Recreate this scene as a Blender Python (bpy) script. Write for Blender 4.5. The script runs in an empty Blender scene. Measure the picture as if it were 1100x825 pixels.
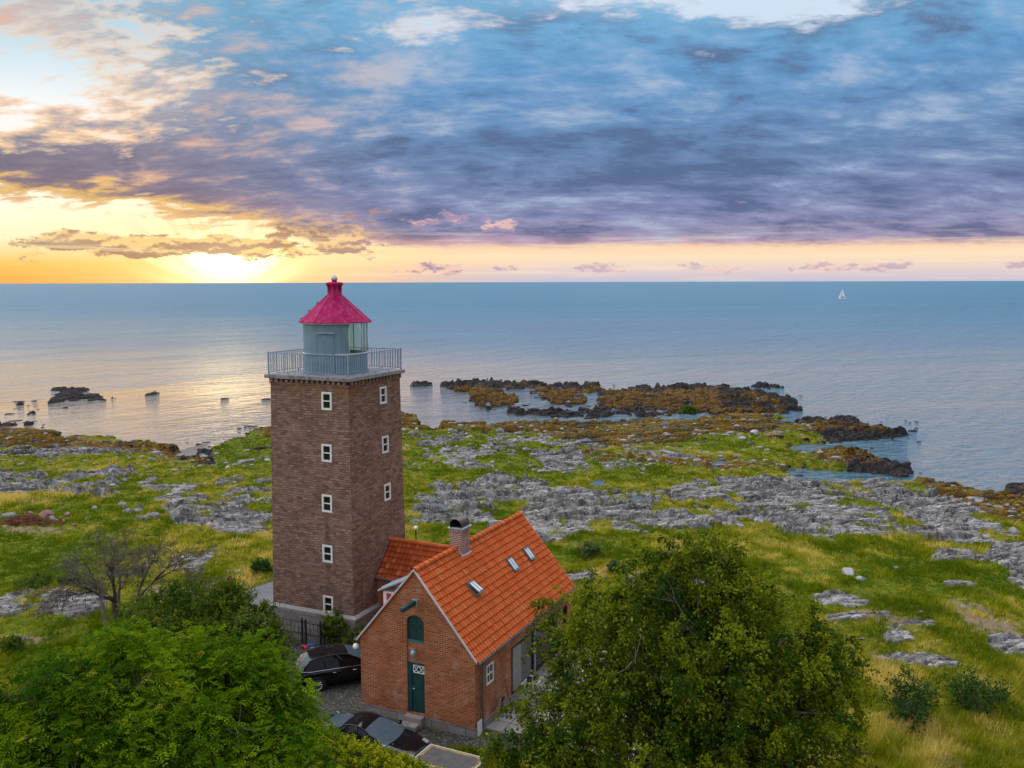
import bpy, bmesh, math, random
import numpy as np
from mathutils import Vector, Matrix

# ------------------------------------------------------------------ camera
SC = bpy.context.scene
COL = SC.collection
FPX, CAMH = 990.6, 18.0                    # focal length in photo pixels (1100 wide), drone height above the yard
PITCH = math.atan(109.6 / FPX)
ROLL = 2.9 / 1100
cp, sp = math.cos(PITCH), math.sin(PITCH)
_r, _u, _f = Vector((1, 0, 0)), Vector((0, sp, cp)), Vector((0, cp, -sp))
R2 = math.cos(ROLL) * _r - math.sin(ROLL) * _u
U2 = math.sin(ROLL) * _r + math.cos(ROLL) * _u
cam_d = bpy.data.cameras.new('camera')
cam_d.sensor_width = 36.0
cam_d.lens = FPX / 1100 * 36
cam_d.clip_start, cam_d.clip_end = 0.5, 200000
cam = bpy.data.objects.new('camera', cam_d)
COL.objects.link(cam)
m = Matrix((R2, U2, -_f)).transposed().to_4x4()
m.translation = (0, 0, CAMH)
cam.matrix_world = m
SC.camera = cam

SC.view_settings.view_transform = 'Standard'
SC.view_settings.look = 'None'
SC.view_settings.exposure = 0.0
SC.view_settings.gamma = 1.0
SC.view_settings.use_curve_mapping = False
SC.cycles.max_bounces = 5
SC.cycles.diffuse_bounces = 2
SC.cycles.glossy_bounces = 2
SC.cycles.transmission_bounces = 3
SC.cycles.transparent_max_bounces = 6
SC.cycles.caustics_reflective = False
SC.cycles.caustics_refractive = False
SC.cycles.sample_clamp_indirect = 4.0
SC.cycles.use_denoising = True

SUN_AZ, SUN_EL = -17.6, 3.0                # degrees: azimuth from +Y towards +X


# ------------------------------------------------------------------ node helper
class NT:
    def __init__(s, tree):
        s.t = tree

    def n(s, typ, inp=None, out=0, **props):
        nd = s.t.nodes.new(typ)
        for k, v in props.items():
            setattr(nd, k, v)
        for k, v in (inp or {}).items():
            sk = nd.inputs[k]
            if isinstance(v, bpy.types.NodeSocket):
                s.t.links.new(v, sk)
            elif isinstance(v, (tuple, list)) and len(v) == 3 and sk.type == 'RGBA':
                sk.default_value = (*v, 1)
            else:
                sk.default_value = v
        return nd if out is None else nd.outputs[out]

    def m(s, op, a, b=0.0, c=0.0, clamp=False):
        return s.n('ShaderNodeMath', {0: a, 1: b, 2: c}, operation=op, use_clamp=clamp)

    def add(s, a, b): return s.m('ADD', a, b)
    def sub(s, a, b): return s.m('SUBTRACT', a, b)
    def mul(s, a, b): return s.m('MULTIPLY', a, b)

    def ss(s, x, a, b, lo=0.0, hi=1.0):       # smoothstep map of x from [a,b] to [lo,hi]
        if a > b:
            a, b, lo, hi = b, a, hi, lo
        return s.n('ShaderNodeMapRange', {0: x, 1: a, 2: b, 3: lo, 4: hi}, interpolation_type='SMOOTHSTEP', clamp=True)

    def lin(s, x, a, b, lo=0.0, hi=1.0):
        return s.n('ShaderNodeMapRange', {0: x, 1: a, 2: b, 3: lo, 4: hi}, clamp=True)

    def mix(s, f, a, b, mode='MIX'):
        nd = s.t.nodes.new('ShaderNodeMix')
        nd.data_type = 'RGBA'; nd.blend_type = mode
        for i, v in ((0, f), (6, a), (7, b)):
            if isinstance(v, bpy.types.NodeSocket):
                s.t.links.new(v, nd.inputs[i])
            else:
                nd.inputs[i].default_value = v if not isinstance(v, (tuple, list)) else (*v[:3], 1)
        return nd.outputs[2]

    def ramp(s, x, stops, interp='LINEAR'):
        nd = s.t.nodes.new('ShaderNodeValToRGB')
        el = nd.color_ramp.elements
        nd.color_ramp.interpolation = interp
        while len(el) < len(stops):
            el.new(0.5)
        for e, (p, c) in zip(el, stops):
            e.position = p
            e.color = (*c, 1)
        s.t.links.new(x, nd.inputs[0])
        return nd.outputs[0]

    def noise(s, vec, scale, detail=4.0, rough=0.55, dist=0.0, out=0, dims='3D'):
        return s.n('ShaderNodeTexNoise', {'Vector': vec, 'Scale': scale, 'Detail': detail, 'Roughness': rough, 'Distortion': dist}, out, noise_dimensions=dims)

    def map(s, vec, loc=(0, 0, 0), rot=(0, 0, 0), scale=(1, 1, 1)):
        return s.n('ShaderNodeMapping', {'Vector': vec, 'Location': loc, 'Rotation': rot, 'Scale': scale})

    def gauss(s, x, c, w):                    # exp(-((x-c)/w)^2)
        d = s.m('DIVIDE', s.sub(x, c), w)
        return s.m('POWER', math.e, s.mul(s.mul(d, d), -1.0))


def srgb(r, g, b):
    f = lambda v: (v / 255 / 12.92) if v / 255 <= 0.04045 else ((v / 255 + 0.055) / 1.055) ** 2.4
    return (f(r), f(g), f(b))


def az_of(px): return math.atan((px - 550) / FPX)                 # photo column -> azimuth
def el_of(py): return math.atan((303 - py) / (FPX * 1.0))         # photo row -> elevation (near enough)
# ------------------------------------------------------------------ sky and sun
W = bpy.data.worlds.new('World')
SC.world = W
W.use_nodes = True
W.node_tree.nodes.clear()
g = NT(W.node_tree)
dirv = g.n('ShaderNodeTexCoord', out=None).outputs['Generated']
sx = g.n('ShaderNodeSeparateXYZ', {0: dirv}, None)
dx, dy, dz = sx.outputs
AZ = g.m('ARCTAN2', dx, dy)
EL = g.m('ARCSINE', dz)
AZp = g.add(g.mul(AZ, FPX * 1.06), 550.0)          # roughly photo columns near the view
ELp = g.mul(g.m('TANGENT', EL), FPX)               # height above the horizon in the same unit (row = 303 - ELp)
sky = g.n('ShaderNodeTexSky', sky_type='NISHITA', sun_disc=False, sun_elevation=math.radians(SUN_EL),
          sun_rotation=math.radians(SUN_AZ), air_density=1.0, dust_density=1.5, ozone_density=2.0)

# cloud-sheet coordinates: the direction cut with a level sheet overhead
zc = g.add(g.m('MAXIMUM', dz, 0.0), 0.26)
pv = g.n('ShaderNodeCombineXYZ', {0: g.m('DIVIDE', dx, zc), 1: g.m('DIVIDE', dy, zc), 2: 0.0})
warp = g.noise(g.map(pv, scale=(2.2, 2.2, 1)), 1.0, 2, .5, out=1, dims='2D')
pw = g.n('ShaderNodeVectorMath', {0: pv, 1: g.n('ShaderNodeVectorMath', {0: warp, 1: (.13, .09, 0)}, operation='MULTIPLY')}, operation='ADD')
n_big = g.noise(g.map(pw, (3.1, 7.7, 0), (0, 0, .10), (1.6, 2.2, 1)), 1.0, 2, .5, dims='2D')
n_mid = g.noise(g.map(pw, (9.3, 1.2, 0), (0, 0, .14), (4.2, 6.6, 1)), 1.0, 6, .56, dims='2D')
n_det = g.noise(g.map(pw, (1.3, 4.2, 0), (0, 0, .12), (9.5, 17, 1)), 1.0, 5, .62, dims='2D')
n_fin = g.noise(g.map(pw, (5.3, 2.2, 0), (0, 0, .10), (24, 42, 1)), 1.0, 3, .6, dims='2D')

# warm side: towards the sun
warm = g.ss(AZp, 620, 90)                          # 1 at the left
# clear light behind the clouds
t = g.lin(ELp, 0, 300)
clearL = g.ramp(t, [(0, srgb(250, 168, 70)), (.06, srgb(255, 196, 92)), (.14, (1.15, .95, .62)), (.24, (1.25, 1.06, .80)), (.36, (1.05, .95, .82)), (.55, (.98, .98, .96)), (.8, srgb(185, 222, 240)), (1, srgb(120, 195, 232))])
clearR = g.ramp(t, [(0, srgb(200, 196, 214)), (.045, srgb(236, 212, 205)), (.085, srgb(255, 228, 190)), (.125, srgb(255, 214, 178)), (.17, srgb(226, 170, 190)), (.4, srgb(165, 185, 215)), (.72, srgb(205, 225, 242)), (1, srgb(206, 228, 246))])
base = g.mix(warm, clearR, clearL)
# glow round the hidden sun
SX, SY = 238.0, 20.0
gx, gy = g.sub(AZp, SX), g.sub(ELp, SY)
r2 = g.add(g.mul(g.mul(gx, gx), 1.0), g.mul(g.mul(gy, gy), 6.0))
glow1 = g.m('POWER', math.e, g.mul(r2, -1 / (52.0 ** 2)))
glow2 = g.m('POWER', math.e, g.mul(r2, -1 / (170.0 ** 2)))
base = g.mix(g.mul(glow2, .55), base, (1.7, 1.05, .38))
base = g.mix(glow1, base, (3.6, 2.7, 1.35))

ang = g.m('ARCTAN2', gx, g.add(gy, 34.0))
rays = g.noise(g.n('ShaderNodeCombineXYZ', {0: g.mul(ang, 7.0), 1: 4.0, 2: 0.0}), 1.0, 3, .6, dims='2D')
rr_ = g.m('SQRT', g.add(g.mul(gx, gx), g.mul(gy, gy)))
base = g.mix(g.mul(g.mul(g.ss(rays, .48, .66), g.mul(g.ss(rr_, 20, 45), g.ss(rr_, 130, 50))), .28), base, srgb(240, 160, 70))

# ---- the high deck
deckR = g.ramp(t, [(.10, srgb(206, 164, 180)), (.15, srgb(150, 148, 182)), (.26, srgb(122, 134, 176)), (.45, srgb(104, 136, 180)), (.72, srgb(92, 150, 200)), (1, srgb(122, 182, 220))])
deckL = g.ramp(t, [(.10, srgb(236, 168, 100)), (.22, srgb(206, 152, 118)), (.32, srgb(122, 108, 128)), (.46, srgb(140, 132, 148)), (.62, srgb(138, 154, 174)), (.82, srgb(126, 168, 196)), (1, srgb(122, 178, 206))])
deck = g.mix(g.ss(AZp, 460, 60), deckR, deckL)
shade = g.add(g.mul(g.sub(n_mid, .5), 1.6), g.add(g.mul(g.sub(n_big, .5), 1.1), g.add(g.mul(g.sub(n_det, .5), .9), g.mul(g.sub(n_fin, .5), .3))))
deck = g.mix(g.ss(shade, -.02, .70, 0, .85), deck, g.mix(g.ss(AZp, 520, 200), srgb(172, 190, 216), srgb(240, 190, 158)))
deck = g.mix(g.ss(shade, .10, -.50, 0, .9), deck, g.mix(g.ss(AZp, 500, 150), srgb(80, 102, 142), srgb(106, 98, 122)))
# density field: torn at the left, solid in the middle and right, with placed clear breaks
dens = g.add(g.mul(g.sub(n_mid, .5), 1.5), g.mul(g.sub(n_det, .5), .95))
dens = g.add(dens, g.mul(g.sub(n_fin, .5), .40))
dens = g.add(dens, g.mul(g.sub(n_big, .5), .5))
b = g.sub(g.ss(AZp, 60, 470, .06, .82), g.ss(ELp, 190, 300, 0, .16))
band = g.mul(g.gauss(ELp, 106, 34), g.ss(AZp, 560, 200))                    # mauve band low at the left
b = g.add(b, g.mul(band, .60))
win = g.mul(g.gauss(ELp, 190, 66), g.ss(AZp, 300, 40))                     # bright torn window at the left
b = g.sub(b, g.mul(win, .30))
tl = g.mul(g.ss(ELp, 225, 290), g.gauss(AZp, 250, 220))                    # blue-grey wisps at the top
b = g.add(b, g.mul(tl, .10))
br = g.mul(g.ss(ELp, 218, 290), g.gauss(AZp, 830, 160))                    # white break at upper right
b = g.sub(b, g.mul(br, .84))
br2 = g.mul(g.gauss(ELp, 258, 34), g.gauss(AZp, 450, 80))
b = g.sub(b, g.mul(br2, .70))
br3 = g.mul(g.ss(ELp, 255, 300), g.gauss(AZp, 620, 120))
b = g.sub(b, g.mul(br3, .50))
edge = g.ss(AZp, 60, 480, 80.0, 38.0)                                      # the lower edge of the deck falls to the right
edge = g.add(edge, g.mul(g.sub(n_big, .5), 9.0))
edge = g.add(edge, g.mul(g.sub(n_fin, .5), 5.0))
edge = g.add(edge, g.mul(g.mul(g.add(g.sub(n_mid, .5), g.mul(g.sub(n_det, .5), .6)), g.ss(AZp, 560, 200)), 58.0))
low = g.ss(g.sub(ELp, edge), -5.0, 6.0)
dd = g.add(dens, b)
cover = g.mul(g.ss(dd, -.12, .36), low)
thin = g.mul(g.mul(g.ss(dd, -.34, .02), low), g.ss(dd, .36, .04))
rimc = g.mix(g.ss(AZp, 260, 640), g.mix(g.ss(ELp, 120, 260), srgb(255, 190, 108), srgb(250, 214, 182)), srgb(226, 200, 212))
col = g.mix(g.mul(thin, g.ss(AZp, 800, 200, .15, .62)), base, rimc)
col = g.mix(g.mul(cover, .95), col, deck)
# glowing underside of the deck near the sun
und = g.mul(g.mul(g.gauss(g.sub(ELp, edge), 4, 8), cover), g.ss(AZp, 800, 150, .10, .75))
col = g.mix(und, col, g.mix(g.ss(AZp, 250, 520), srgb(255, 205, 110), srgb(236, 170, 170)))

# ---- low cumulus in the bright strip, on their own upright noise
cv = g.n('ShaderNodeCombineXYZ', {0: g.mul(AZp, 1 / 62.0), 1: g.mul(ELp, 1 / 24.0), 2: 0.0})
c1 = g.noise(cv, 1.0, 6, .66, dims='2D')
c2 = g.noise(g.map(cv, (0, -.16, 0)), 1.0, 4, .64, dims='2D')
cb = g.mul(g.gauss(ELp, 37, 17), g.ss(AZp, 520, 330))
cb = g.add(cb, g.mul(g.gauss(ELp, 64, 14), g.mul(g.ss(AZp, 290, 370), g.ss(AZp, 640, 540, 0, .8))))
cb = g.add(cb, g.mul(g.gauss(ELp, 14, 9), g.ss(AZp, 350, 470, 0, .62)))
cden = g.add(c1, g.mul(cb, .46))
cum = g.mul(g.ss(cden, .80, .87), g.ss(ELp, 3, 12))
lit = g.ss(g.sub(c2, c1), -.06, .07)
cumc = g.mix(g.ss(AZp, 300, 520), g.mix(lit, srgb(176, 138, 112), srgb(255, 214, 140)), g.mix(lit, srgb(172, 150, 184), srgb(252, 206, 186)))
col = g.mix(g.mul(cum, g.ss(AZp, 480, 620, .9, .55)), col, cumc)
# thin bright streaks low on the right
st = g.noise(g.n('ShaderNodeCombineXYZ', {0: g.mul(AZp, 1 / 150.0), 1: g.mul(ELp, 1 / 6.0), 2: 3.0}), 1.0, 4, .6, dims='2D')
col = g.mix(g.mul(g.mul(g.ss(st, .5, .68), g.gauss(ELp, 26, 22)), .55), col, g.mix(g.ss(AZp, 300, 900), (1.1, .86, .5), srgb(255, 232, 205)))

# ---- overhead and behind: open bright evening sky (never in the picture)
over = g.ss(EL, math.radians(20), math.radians(56))
back = g.ss(dy, .35, -.15)
hi = g.m('MAXIMUM', over, g.mul(back, .8))
tint = g.n('ShaderNodeVectorMath', {0: sky, 1: (1.0, 1.0, 1.0)}, operation='MULTIPLY')
open_c = g.mix(.12, g.mix(back, (3.75, 3.62, 3.62), (1.0, .98, 1.04)), tint)
open_c = g.n('ShaderNodeVectorMath', {0: open_c, 1: g.ss(dx, .75, -.75, .62, 1.42)}, operation='MULTIPLY')
col = g.mix(hi, col, open_c)
col = g.mix(g.ss(dz, 0.0, -.02), col, (.10, .12, .14))
bg = g.n('ShaderNodeBackground', {0: g.n('ShaderNodeVectorMath', {0: col, 1: (10.0, 10.0, 10.0)}, operation='MULTIPLY'), 1: 0.10})
g.n('ShaderNodeOutputWorld', {0: bg}, None)
W.cycles.sampling_method = 'MANUAL'
W.cycles.sample_map_resolution = 512

sun_d = bpy.data.lights.new('sun', 'SUN')
sun_d.energy = 0.35
sun_d.angle = math.radians(150)
sun_d.color = (1.0, .66, .36)
sun = bpy.data.objects.new('sun', sun_d)
COL.objects.link(sun)
_sd = Vector((math.sin(math.radians(SUN_AZ)) * math.cos(math.radians(SUN_EL)), math.cos(math.radians(SUN_AZ)) * math.cos(math.radians(SUN_EL)), math.sin(math.radians(SUN_EL))))
sun.rotation_euler = (-_sd).to_track_quat('-Z', 'Y').to_euler()
# ------------------------------------------------------------------ helpers
RNG = np.random.default_rng(7)
random.seed(7)


def ray(px, py):
    """direction through a photo pixel"""
    return ((px - 550) / FPX) * R2 - ((py - 412.5) / FPX) * U2 + _f


def atz(px, py, z=0.0):
    d = ray(px, py)
    return Vector((0, 0, CAMH)) + d * ((z - CAMH) / d.z)


def aty(px, py, Y):
    d = ray(px, py)
    return Vector((0, 0, CAMH)) + d * (Y / d.y)


def tag(o, label=None, cat=None, group=None, kind=None):
    if label: o['label'] = label
    if cat: o['category'] = cat
    if group: o['group'] = group
    if kind: o['kind'] = kind
    return o


def empty(name, loc=(0, 0, 0), rz=0.0):
    o = bpy.data.objects.new(name, None)
    o.empty_display_size = .3
    COL.objects.link(o)
    o.location = loc
    o.rotation_euler = (0, 0, rz)
    return o


def thing(name, label, cat, loc=(0, 0, 0), rz=0.0, group=None):
    return tag(empty(name, loc, rz), label, cat, group)


def link(name, me, parent=None, loc=None):
    o = bpy.data.objects.new(name, me)
    COL.objects.link(o)
    if parent: o.parent = parent
    if loc is not None: o.location = loc
    return o


def np_mesh(name, verts, faces, mat=None, smooth=False, attrs=None):
    """fast mesh from arrays; faces: (n,3) or (n,4) int array"""
    me = bpy.data.meshes.new(name)
    verts = np.asarray(verts, np.float32)
    faces = np.asarray(faces, np.int32)
    k = faces.shape[1]
    me.vertices.add(len(verts)); me.vertices.foreach_set('co', verts.ravel())
    me.loops.add(faces.size); me.loops.foreach_set('vertex_index', faces.ravel())
    me.polygons.add(len(faces))
    me.polygons.foreach_set('loop_start', np.arange(0, faces.size, k, dtype=np.int32))
    me.polygons.foreach_set('loop_total', np.full(len(faces), k, np.int32))
    me.polygons.foreach_set('use_smooth', np.full(len(faces), smooth))
    for an, av in (attrs or {}).items():
        a = me.attributes.new(an, 'FLOAT_COLOR', 'POINT')
        a.data.foreach_set('color', np.asarray(av, np.float32).ravel())
    if mat: me.materials.append(mat)
    me.update(calc_edges=True)
    return me


# ---- hash noise on arrays
_perm = RNG.random((256, 256)).astype(np.float32)
_ang = (RNG.random((256, 256)) * 2 * np.pi)
_gx, _gy = np.cos(_ang).astype(np.float32), np.sin(_ang).astype(np.float32)


def gnoise(x, y, seed=0):
    """gradient noise, about -0.7..0.7"""
    x = x + seed * 17.31; y = y + seed * 9.73
    xi = np.floor(x).astype(np.int64); yi = np.floor(y).astype(np.int64)
    fx = (x - xi).astype(np.float32); fy = (y - yi).astype(np.float32)
    u = fx * fx * fx * (fx * (fx * 6 - 15) + 10); v = fy * fy * fy * (fy * (fy * 6 - 15) + 10)
    a, b = (xi + seed * 37) & 255, (yi + seed * 91) & 255
    a1, b1 = (a + 1) & 255, (b + 1) & 255
    n00 = _gx[a, b] * fx + _gy[a, b] * fy
    n10 = _gx[a1, b] * (fx - 1) + _gy[a1, b] * fy
    n01 = _gx[a, b1] * fx + _gy[a, b1] * (fy - 1)
    n11 = _gx[a1, b1] * (fx - 1) + _gy[a1, b1] * (fy - 1)
    return (n00 * (1 - u) + n10 * u) * (1 - v) + (n01 * (1 - u) + n11 * u) * v


def fbm(x, y, octv=4, seed=0, gain=.5, lac=2.03):
    s, a, t = 0, 1.0, 0
    for i in range(octv):
        s = s + a * gnoise(x, y, seed + i); t += a
        x = x * lac; y = y * lac; a *= gain
    return s / t * 1.6


def worley(x, y, seed=0):
    """F1, F2, cell value, offset to the nearest point"""
    xi = np.floor(x).astype(np.int64); yi = np.floor(y).astype(np.int64)
    f1 = np.full(x.shape, 9., np.float32); f2 = f1.copy()
    cv = np.zeros(x.shape, np.float32); ox = cv.copy(); oy = cv.copy()
    for i in (-1, 0, 1):
        for j in (-1, 0, 1):
            a, b = (xi + i + seed * 57) & 255, (yi + j + seed * 31) & 255
            px = xi + i + _perm[a, b]; py = yi + j + _perm[b, a - 77]
            ddx = (x - px).astype(np.float32); ddy = (y - py).astype(np.float32)
            d = ddx * ddx + ddy * ddy
            near = d < f1
            f2 = np.where(near, f1, np.minimum(f2, d))
            cv = np.where(near, _perm[a - 13, b - 101], cv)
            ox = np.where(near, ddx, ox); oy = np.where(near, ddy, oy)
            f1 = np.where(near, d, f1)
    return np.sqrt(f1), np.sqrt(f2), cv, ox, oy


def sstep(x, a, b):
    t = np.clip((x - a) / (b - a), 0, 1)
    return t * t * (3 - 2 * t)


# ---- mesh builder for built things
class MB:
    def __init__(s):
        s.bm = bmesh.new()

    def face(s, pts):
        vs = [s.bm.verts.new(p) for p in pts]
        return s.bm.faces.new(vs)

    def box(s, c, d, rot=None, bevel=0.0):
        """centre, full size"""
        M = Matrix.Translation(Vector(c)) @ (rot.to_4x4() if rot else Matrix()) @ Matrix.Diagonal((d[0], d[1], d[2], 1))
        r = bmesh.ops.create_cube(s.bm, size=1.0, matrix=M)
        if bevel:
            es = list({e for v in r['verts'] for e in v.link_edges})
            bmesh.ops.bevel(s.bm, geom=es, offset=bevel, segments=2, affect='EDGES', profile=.5)
        return s

    def span(s, lo, hi, bevel=0.0):
        lo, hi = Vector(lo), Vector(hi)
        return s.box((lo + hi) / 2, hi - lo, None, bevel)

    def tube(s, pts, r, n=8, cap=True):
        pts = [Vector(p) for p in pts]
        rs = r if isinstance(r, (list, tuple)) else [r] * len(pts)
        rings = []
        for i, p in enumerate(pts):
            t = (pts[min(i + 1, len(pts) - 1)] - pts[max(i - 1, 0)]).normalized()
            a = t.cross(Vector((0, 0, 1)))
            if a.length < .05: a = t.cross(Vector((0, 1, 0)))
            a.normalize(); b = t.cross(a)
            rings.append([s.bm.verts.new(p + rs[i] * (math.cos(k * 2 * math.pi / n) * a + math.sin(k * 2 * math.pi / n) * b)) for k in range(n)])
        for A, B in zip(rings, rings[1:]):
            for k in range(n):
                f = s.bm.faces.new((A[k], A[(k + 1) % n], B[(k + 1) % n], B[k])); f.smooth = n > 5
        if cap:
            s.bm.faces.new(rings[0][::-1]); s.bm.faces.new(rings[-1])
        return s

    def lathe(s, prof, n=24, c=(0, 0, 0), smooth=True, a0=0.0, a1=2 * math.pi):
        """profile [(r,z)] about a vertical axis"""
        full = abs(a1 - a0 - 2 * math.pi) < 1e-6
        rings = []
        for r, z in prof:
            if r < 1e-5:
                rings.append([s.bm.verts.new((c[0], c[1], c[2] + z))])
            else:
                rings.append([s.bm.verts.new((c[0] + r * math.cos(a0 + (a1 - a0) * k / n), c[1] + r * math.sin(a0 + (a1 - a0) * k / n), c[2] + z)) for k in range(n if full else n + 1)])
        for A, B in zip(rings, rings[1:]):
            m_ = max(len(A), len(B))
            for k in range(m_ if full else m_ - 1):
                q = [A[k % len(A)], A[(k + 1) % len(A)], B[(k + 1) % len(B)], B[k % len(B)]]
                q2 = []
                for v in q:
                    if v not in q2: q2.append(v)
                if len(q2) > 2:
                    f = s.bm.faces.new(q2); f.smooth = smooth
        return s

    def prism(s, poly, d):
        """polygon (3D points) extruded by vector d"""
        d = Vector(d)
        a = [s.bm.verts.new(Vector(p)) for p in poly]
        b = [s.bm.verts.new(Vector(p) + d) for p in poly]
        s.bm.faces.new(a); s.bm.faces.new(b[::-1])
        n = len(a)
        for i in range(n):
            s.bm.faces.new((a[i], b[i], b[(i + 1) % n], a[(i + 1) % n]))
        return s

    def wall(s, O, U, V, N, outer, holes, depth=.12):
        """flat wall with real openings: outer/holes as (u,v) loops, reveals go back by depth along -N"""
        O, U, V, N = Vector(O), Vector(U), Vector(V), Vector(N)
        es = []
        P = lambda uv, dd=0: O + U * uv[0] + V * uv[1] - N * dd
        for loop in [outer] + holes:
            vs = [s.bm.verts.new(P(q)) for q in loop]
            for i in range(len(vs)):
                es.append(s.bm.edges.new((vs[i], vs[(i + 1) % len(vs)])))
        bmesh.ops.triangle_fill(s.bm, use_beauty=True, use_dissolve=False, edges=es, normal=N)
        for loop in holes:
            for i in range(len(loop)):
                a, b = loop[i], loop[(i + 1) % len(loop)]
                s.face([P(a), P(b), P(b, depth), P(a, depth)])
        return s

    def obj(s, name, mat, parent=None, loc=None, smooth_angle=None):
        bm = s.bm
        bmesh.ops.recalc_face_normals(bm, faces=bm.faces)
        uv = bm.loops.layers.uv.new('UVMap')
        for f in bm.faces:
            n = f.normal
            if abs(n.z) > .9:
                for l in f.loops: l[uv].uv = (l.vert.co.x, l.vert.co.y)
            else:
                t = Vector((-n.y, n.x, 0)).normalized()
                w = n.cross(t) if n.cross(t).z > 0 else t.cross(n)
                for l in f.loops: l[uv].uv = (l.vert.co.dot(t), l.vert.co.dot(w))
        me = bpy.data.meshes.new(name)
        bm.to_mesh(me); bm.free()
        if isinstance(mat, (list, tuple)):
            for mm in mat: me.materials.append(mm)
        elif mat: me.materials.append(mat)
        return link(name, me, parent, loc)


def rect(x0, z0, x1, z1):
    return [(x0, z0), (x1, z0), (x1, z1), (x0, z1)]
# ------------------------------------------------------------------ materials
MATS = {}


def newmat(name):
    M = bpy.data.materials.new(name)
    M.use_nodes = True
    M.node_tree.nodes.clear()
    MATS[name] = M
    return M, NT(M.node_tree)


def finish(g, **kw):
    b = g.n('ShaderNodeBsdfPrincipled', {k.replace('_', ' '): v for k, v in kw.items()})
    g.n('ShaderNodeOutputMaterial', {0: b}, None)
    return b


def plain(name, col, rough=.6, metal=0.0, var=.12, scale=6.0, bump=0.0, spec=.5, dirt=None, dscale=1.5, streak=None):
    M, g = newmat(name)
    pos = g.n('ShaderNodeTexCoord', out='Object') if False else g.n('ShaderNodeTexCoord', out=None).outputs['Object']
    n = g.noise(pos, scale, 5, .6)
    c = g.mix(g.lin(n, .3, .7), tuple(v * (1 - var) for v in col), tuple(min(1, v * (1 + var)) for v in col))
    if dirt:
        c = g.mix(g.mul(g.ss(g.noise(pos, dscale, 6, .65), .5, .68), .75), c, dirt)
    if streak:
        sn = g.noise(g.map(pos, scale=(5, 5, .55)), 1.0, 4, .6)
        c = g.mix(g.mul(g.ss(sn, .52, .70), streak[1]), c, streak[0])
    kw = dict(Base_Color=c, Roughness=g.lin(n, .3, .7, max(0, rough - .08), min(1, rough + .08)), Metallic=metal)
    kw['Specular_IOR_Level'] = spec
    if bump:
        kw['Normal'] = g.n('ShaderNodeBump', {'Strength': bump, 'Distance': .02, 'Height': g.noise(pos, scale * 5, 4, .6)})
    finish(g, **kw)
    return M


def brickmat(name, c1, c2, mortar, bw, rh, ms, bumpd=.012, extra=None, rough=.85, mortar_smooth=.2, off=.5, spots=None, wob=.03):
    M, g = newmat(name)
    uv = g.n('ShaderNodeTexCoord', out=None).outputs['UV']
    pos = g.n('ShaderNodeTexCoord', out=None).outputs['Object']
    wobn = g.noise(uv, 1.7, 3, .6, out=1)
    uvw = g.n('ShaderNodeVectorMath', {0: uv, 1: g.n('ShaderNodeVectorMath', {0: wobn, 1: (wob, wob, 0)}, operation='MULTIPLY')}, operation='ADD')
    bt = g.n('ShaderNodeTexBrick', {'Vector': uvw, 'Color1': (0, 0, 0), 'Color2': (1, 1, 1), 'Mortar': (0.5, .5, .5), 'Scale': 1.0, 'Mortar Size': ms, 'Mortar Smooth': mortar_smooth,
                                  'Bias': 0.0, 'Brick Width': bw, 'Row Height': rh}, None, offset=off)
    v = g.n('ShaderNodeSeparateColor', {0: bt.outputs[0]})
    col = g.ramp(v, [(0, c1), (.5, tuple((a + b_) / 2 for a, b_ in zip(c1, c2))), (1, c2)])
    big = g.noise(pos, .45, 5, .6)
    col = g.mix(g.lin(big, .35, .7, 0, .35), col, tuple(x * .55 for x in c1))
    fin = g.noise(pos, 9, 4, .65)
    col = g.mix(g.lin(fin, .3, .7, 0, .35), col, tuple(min(1, x * 1.35) for x in c2))
    if spots:
        col = g.mix(g.mul(g.ss(g.noise(pos, spots[1], 5, .7), .56, .66), spots[2]), col, spots[0])
    mort = g.mix(g.lin(g.noise(pos, 1.1, 5, .65), .4, .62), tuple(x * .55 for x in mortar), mortar)
    col = g.mix(bt.outputs[1], col, mort)
    if extra: col = extra(g, pos, col)
    h = g.add(g.mul(g.sub(1.0, bt.outputs[1]), 1.0), g.mul(g.noise(pos, 14, 4, .6), .5))
    h = g.add(h, g.mul(v, .4))
    finish(g, Base_Color=col, Roughness=rough, Specular_IOR_Level=.07, Normal=g.n('ShaderNodeBump', {'Strength': .9, 'Distance': bumpd, 'Height': h}))
    return M


def tower_extra(g, pos, col):
    # rust-brown run-off down the face and an ochre course under the gallery (real stains, fixed on the stone)
    s = g.n('ShaderNodeSeparateXYZ', {0: pos}, None)
    streak = g.noise(g.map(pos, scale=(2.2, 2.2, .10)), 1.0, 5, .6)
    col = g.mix(g.mul(g.ss(streak, .56, .72), .45), col, (.085, .045, .02))
    band = g.mul(g.gauss(s.outputs[2], 12.72, .22), g.ss(g.noise(pos, 1.1, 4, .6), .40, .6))
    return g.mix(g.mul(band, .7), col, (.22, .10, .03))


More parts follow.
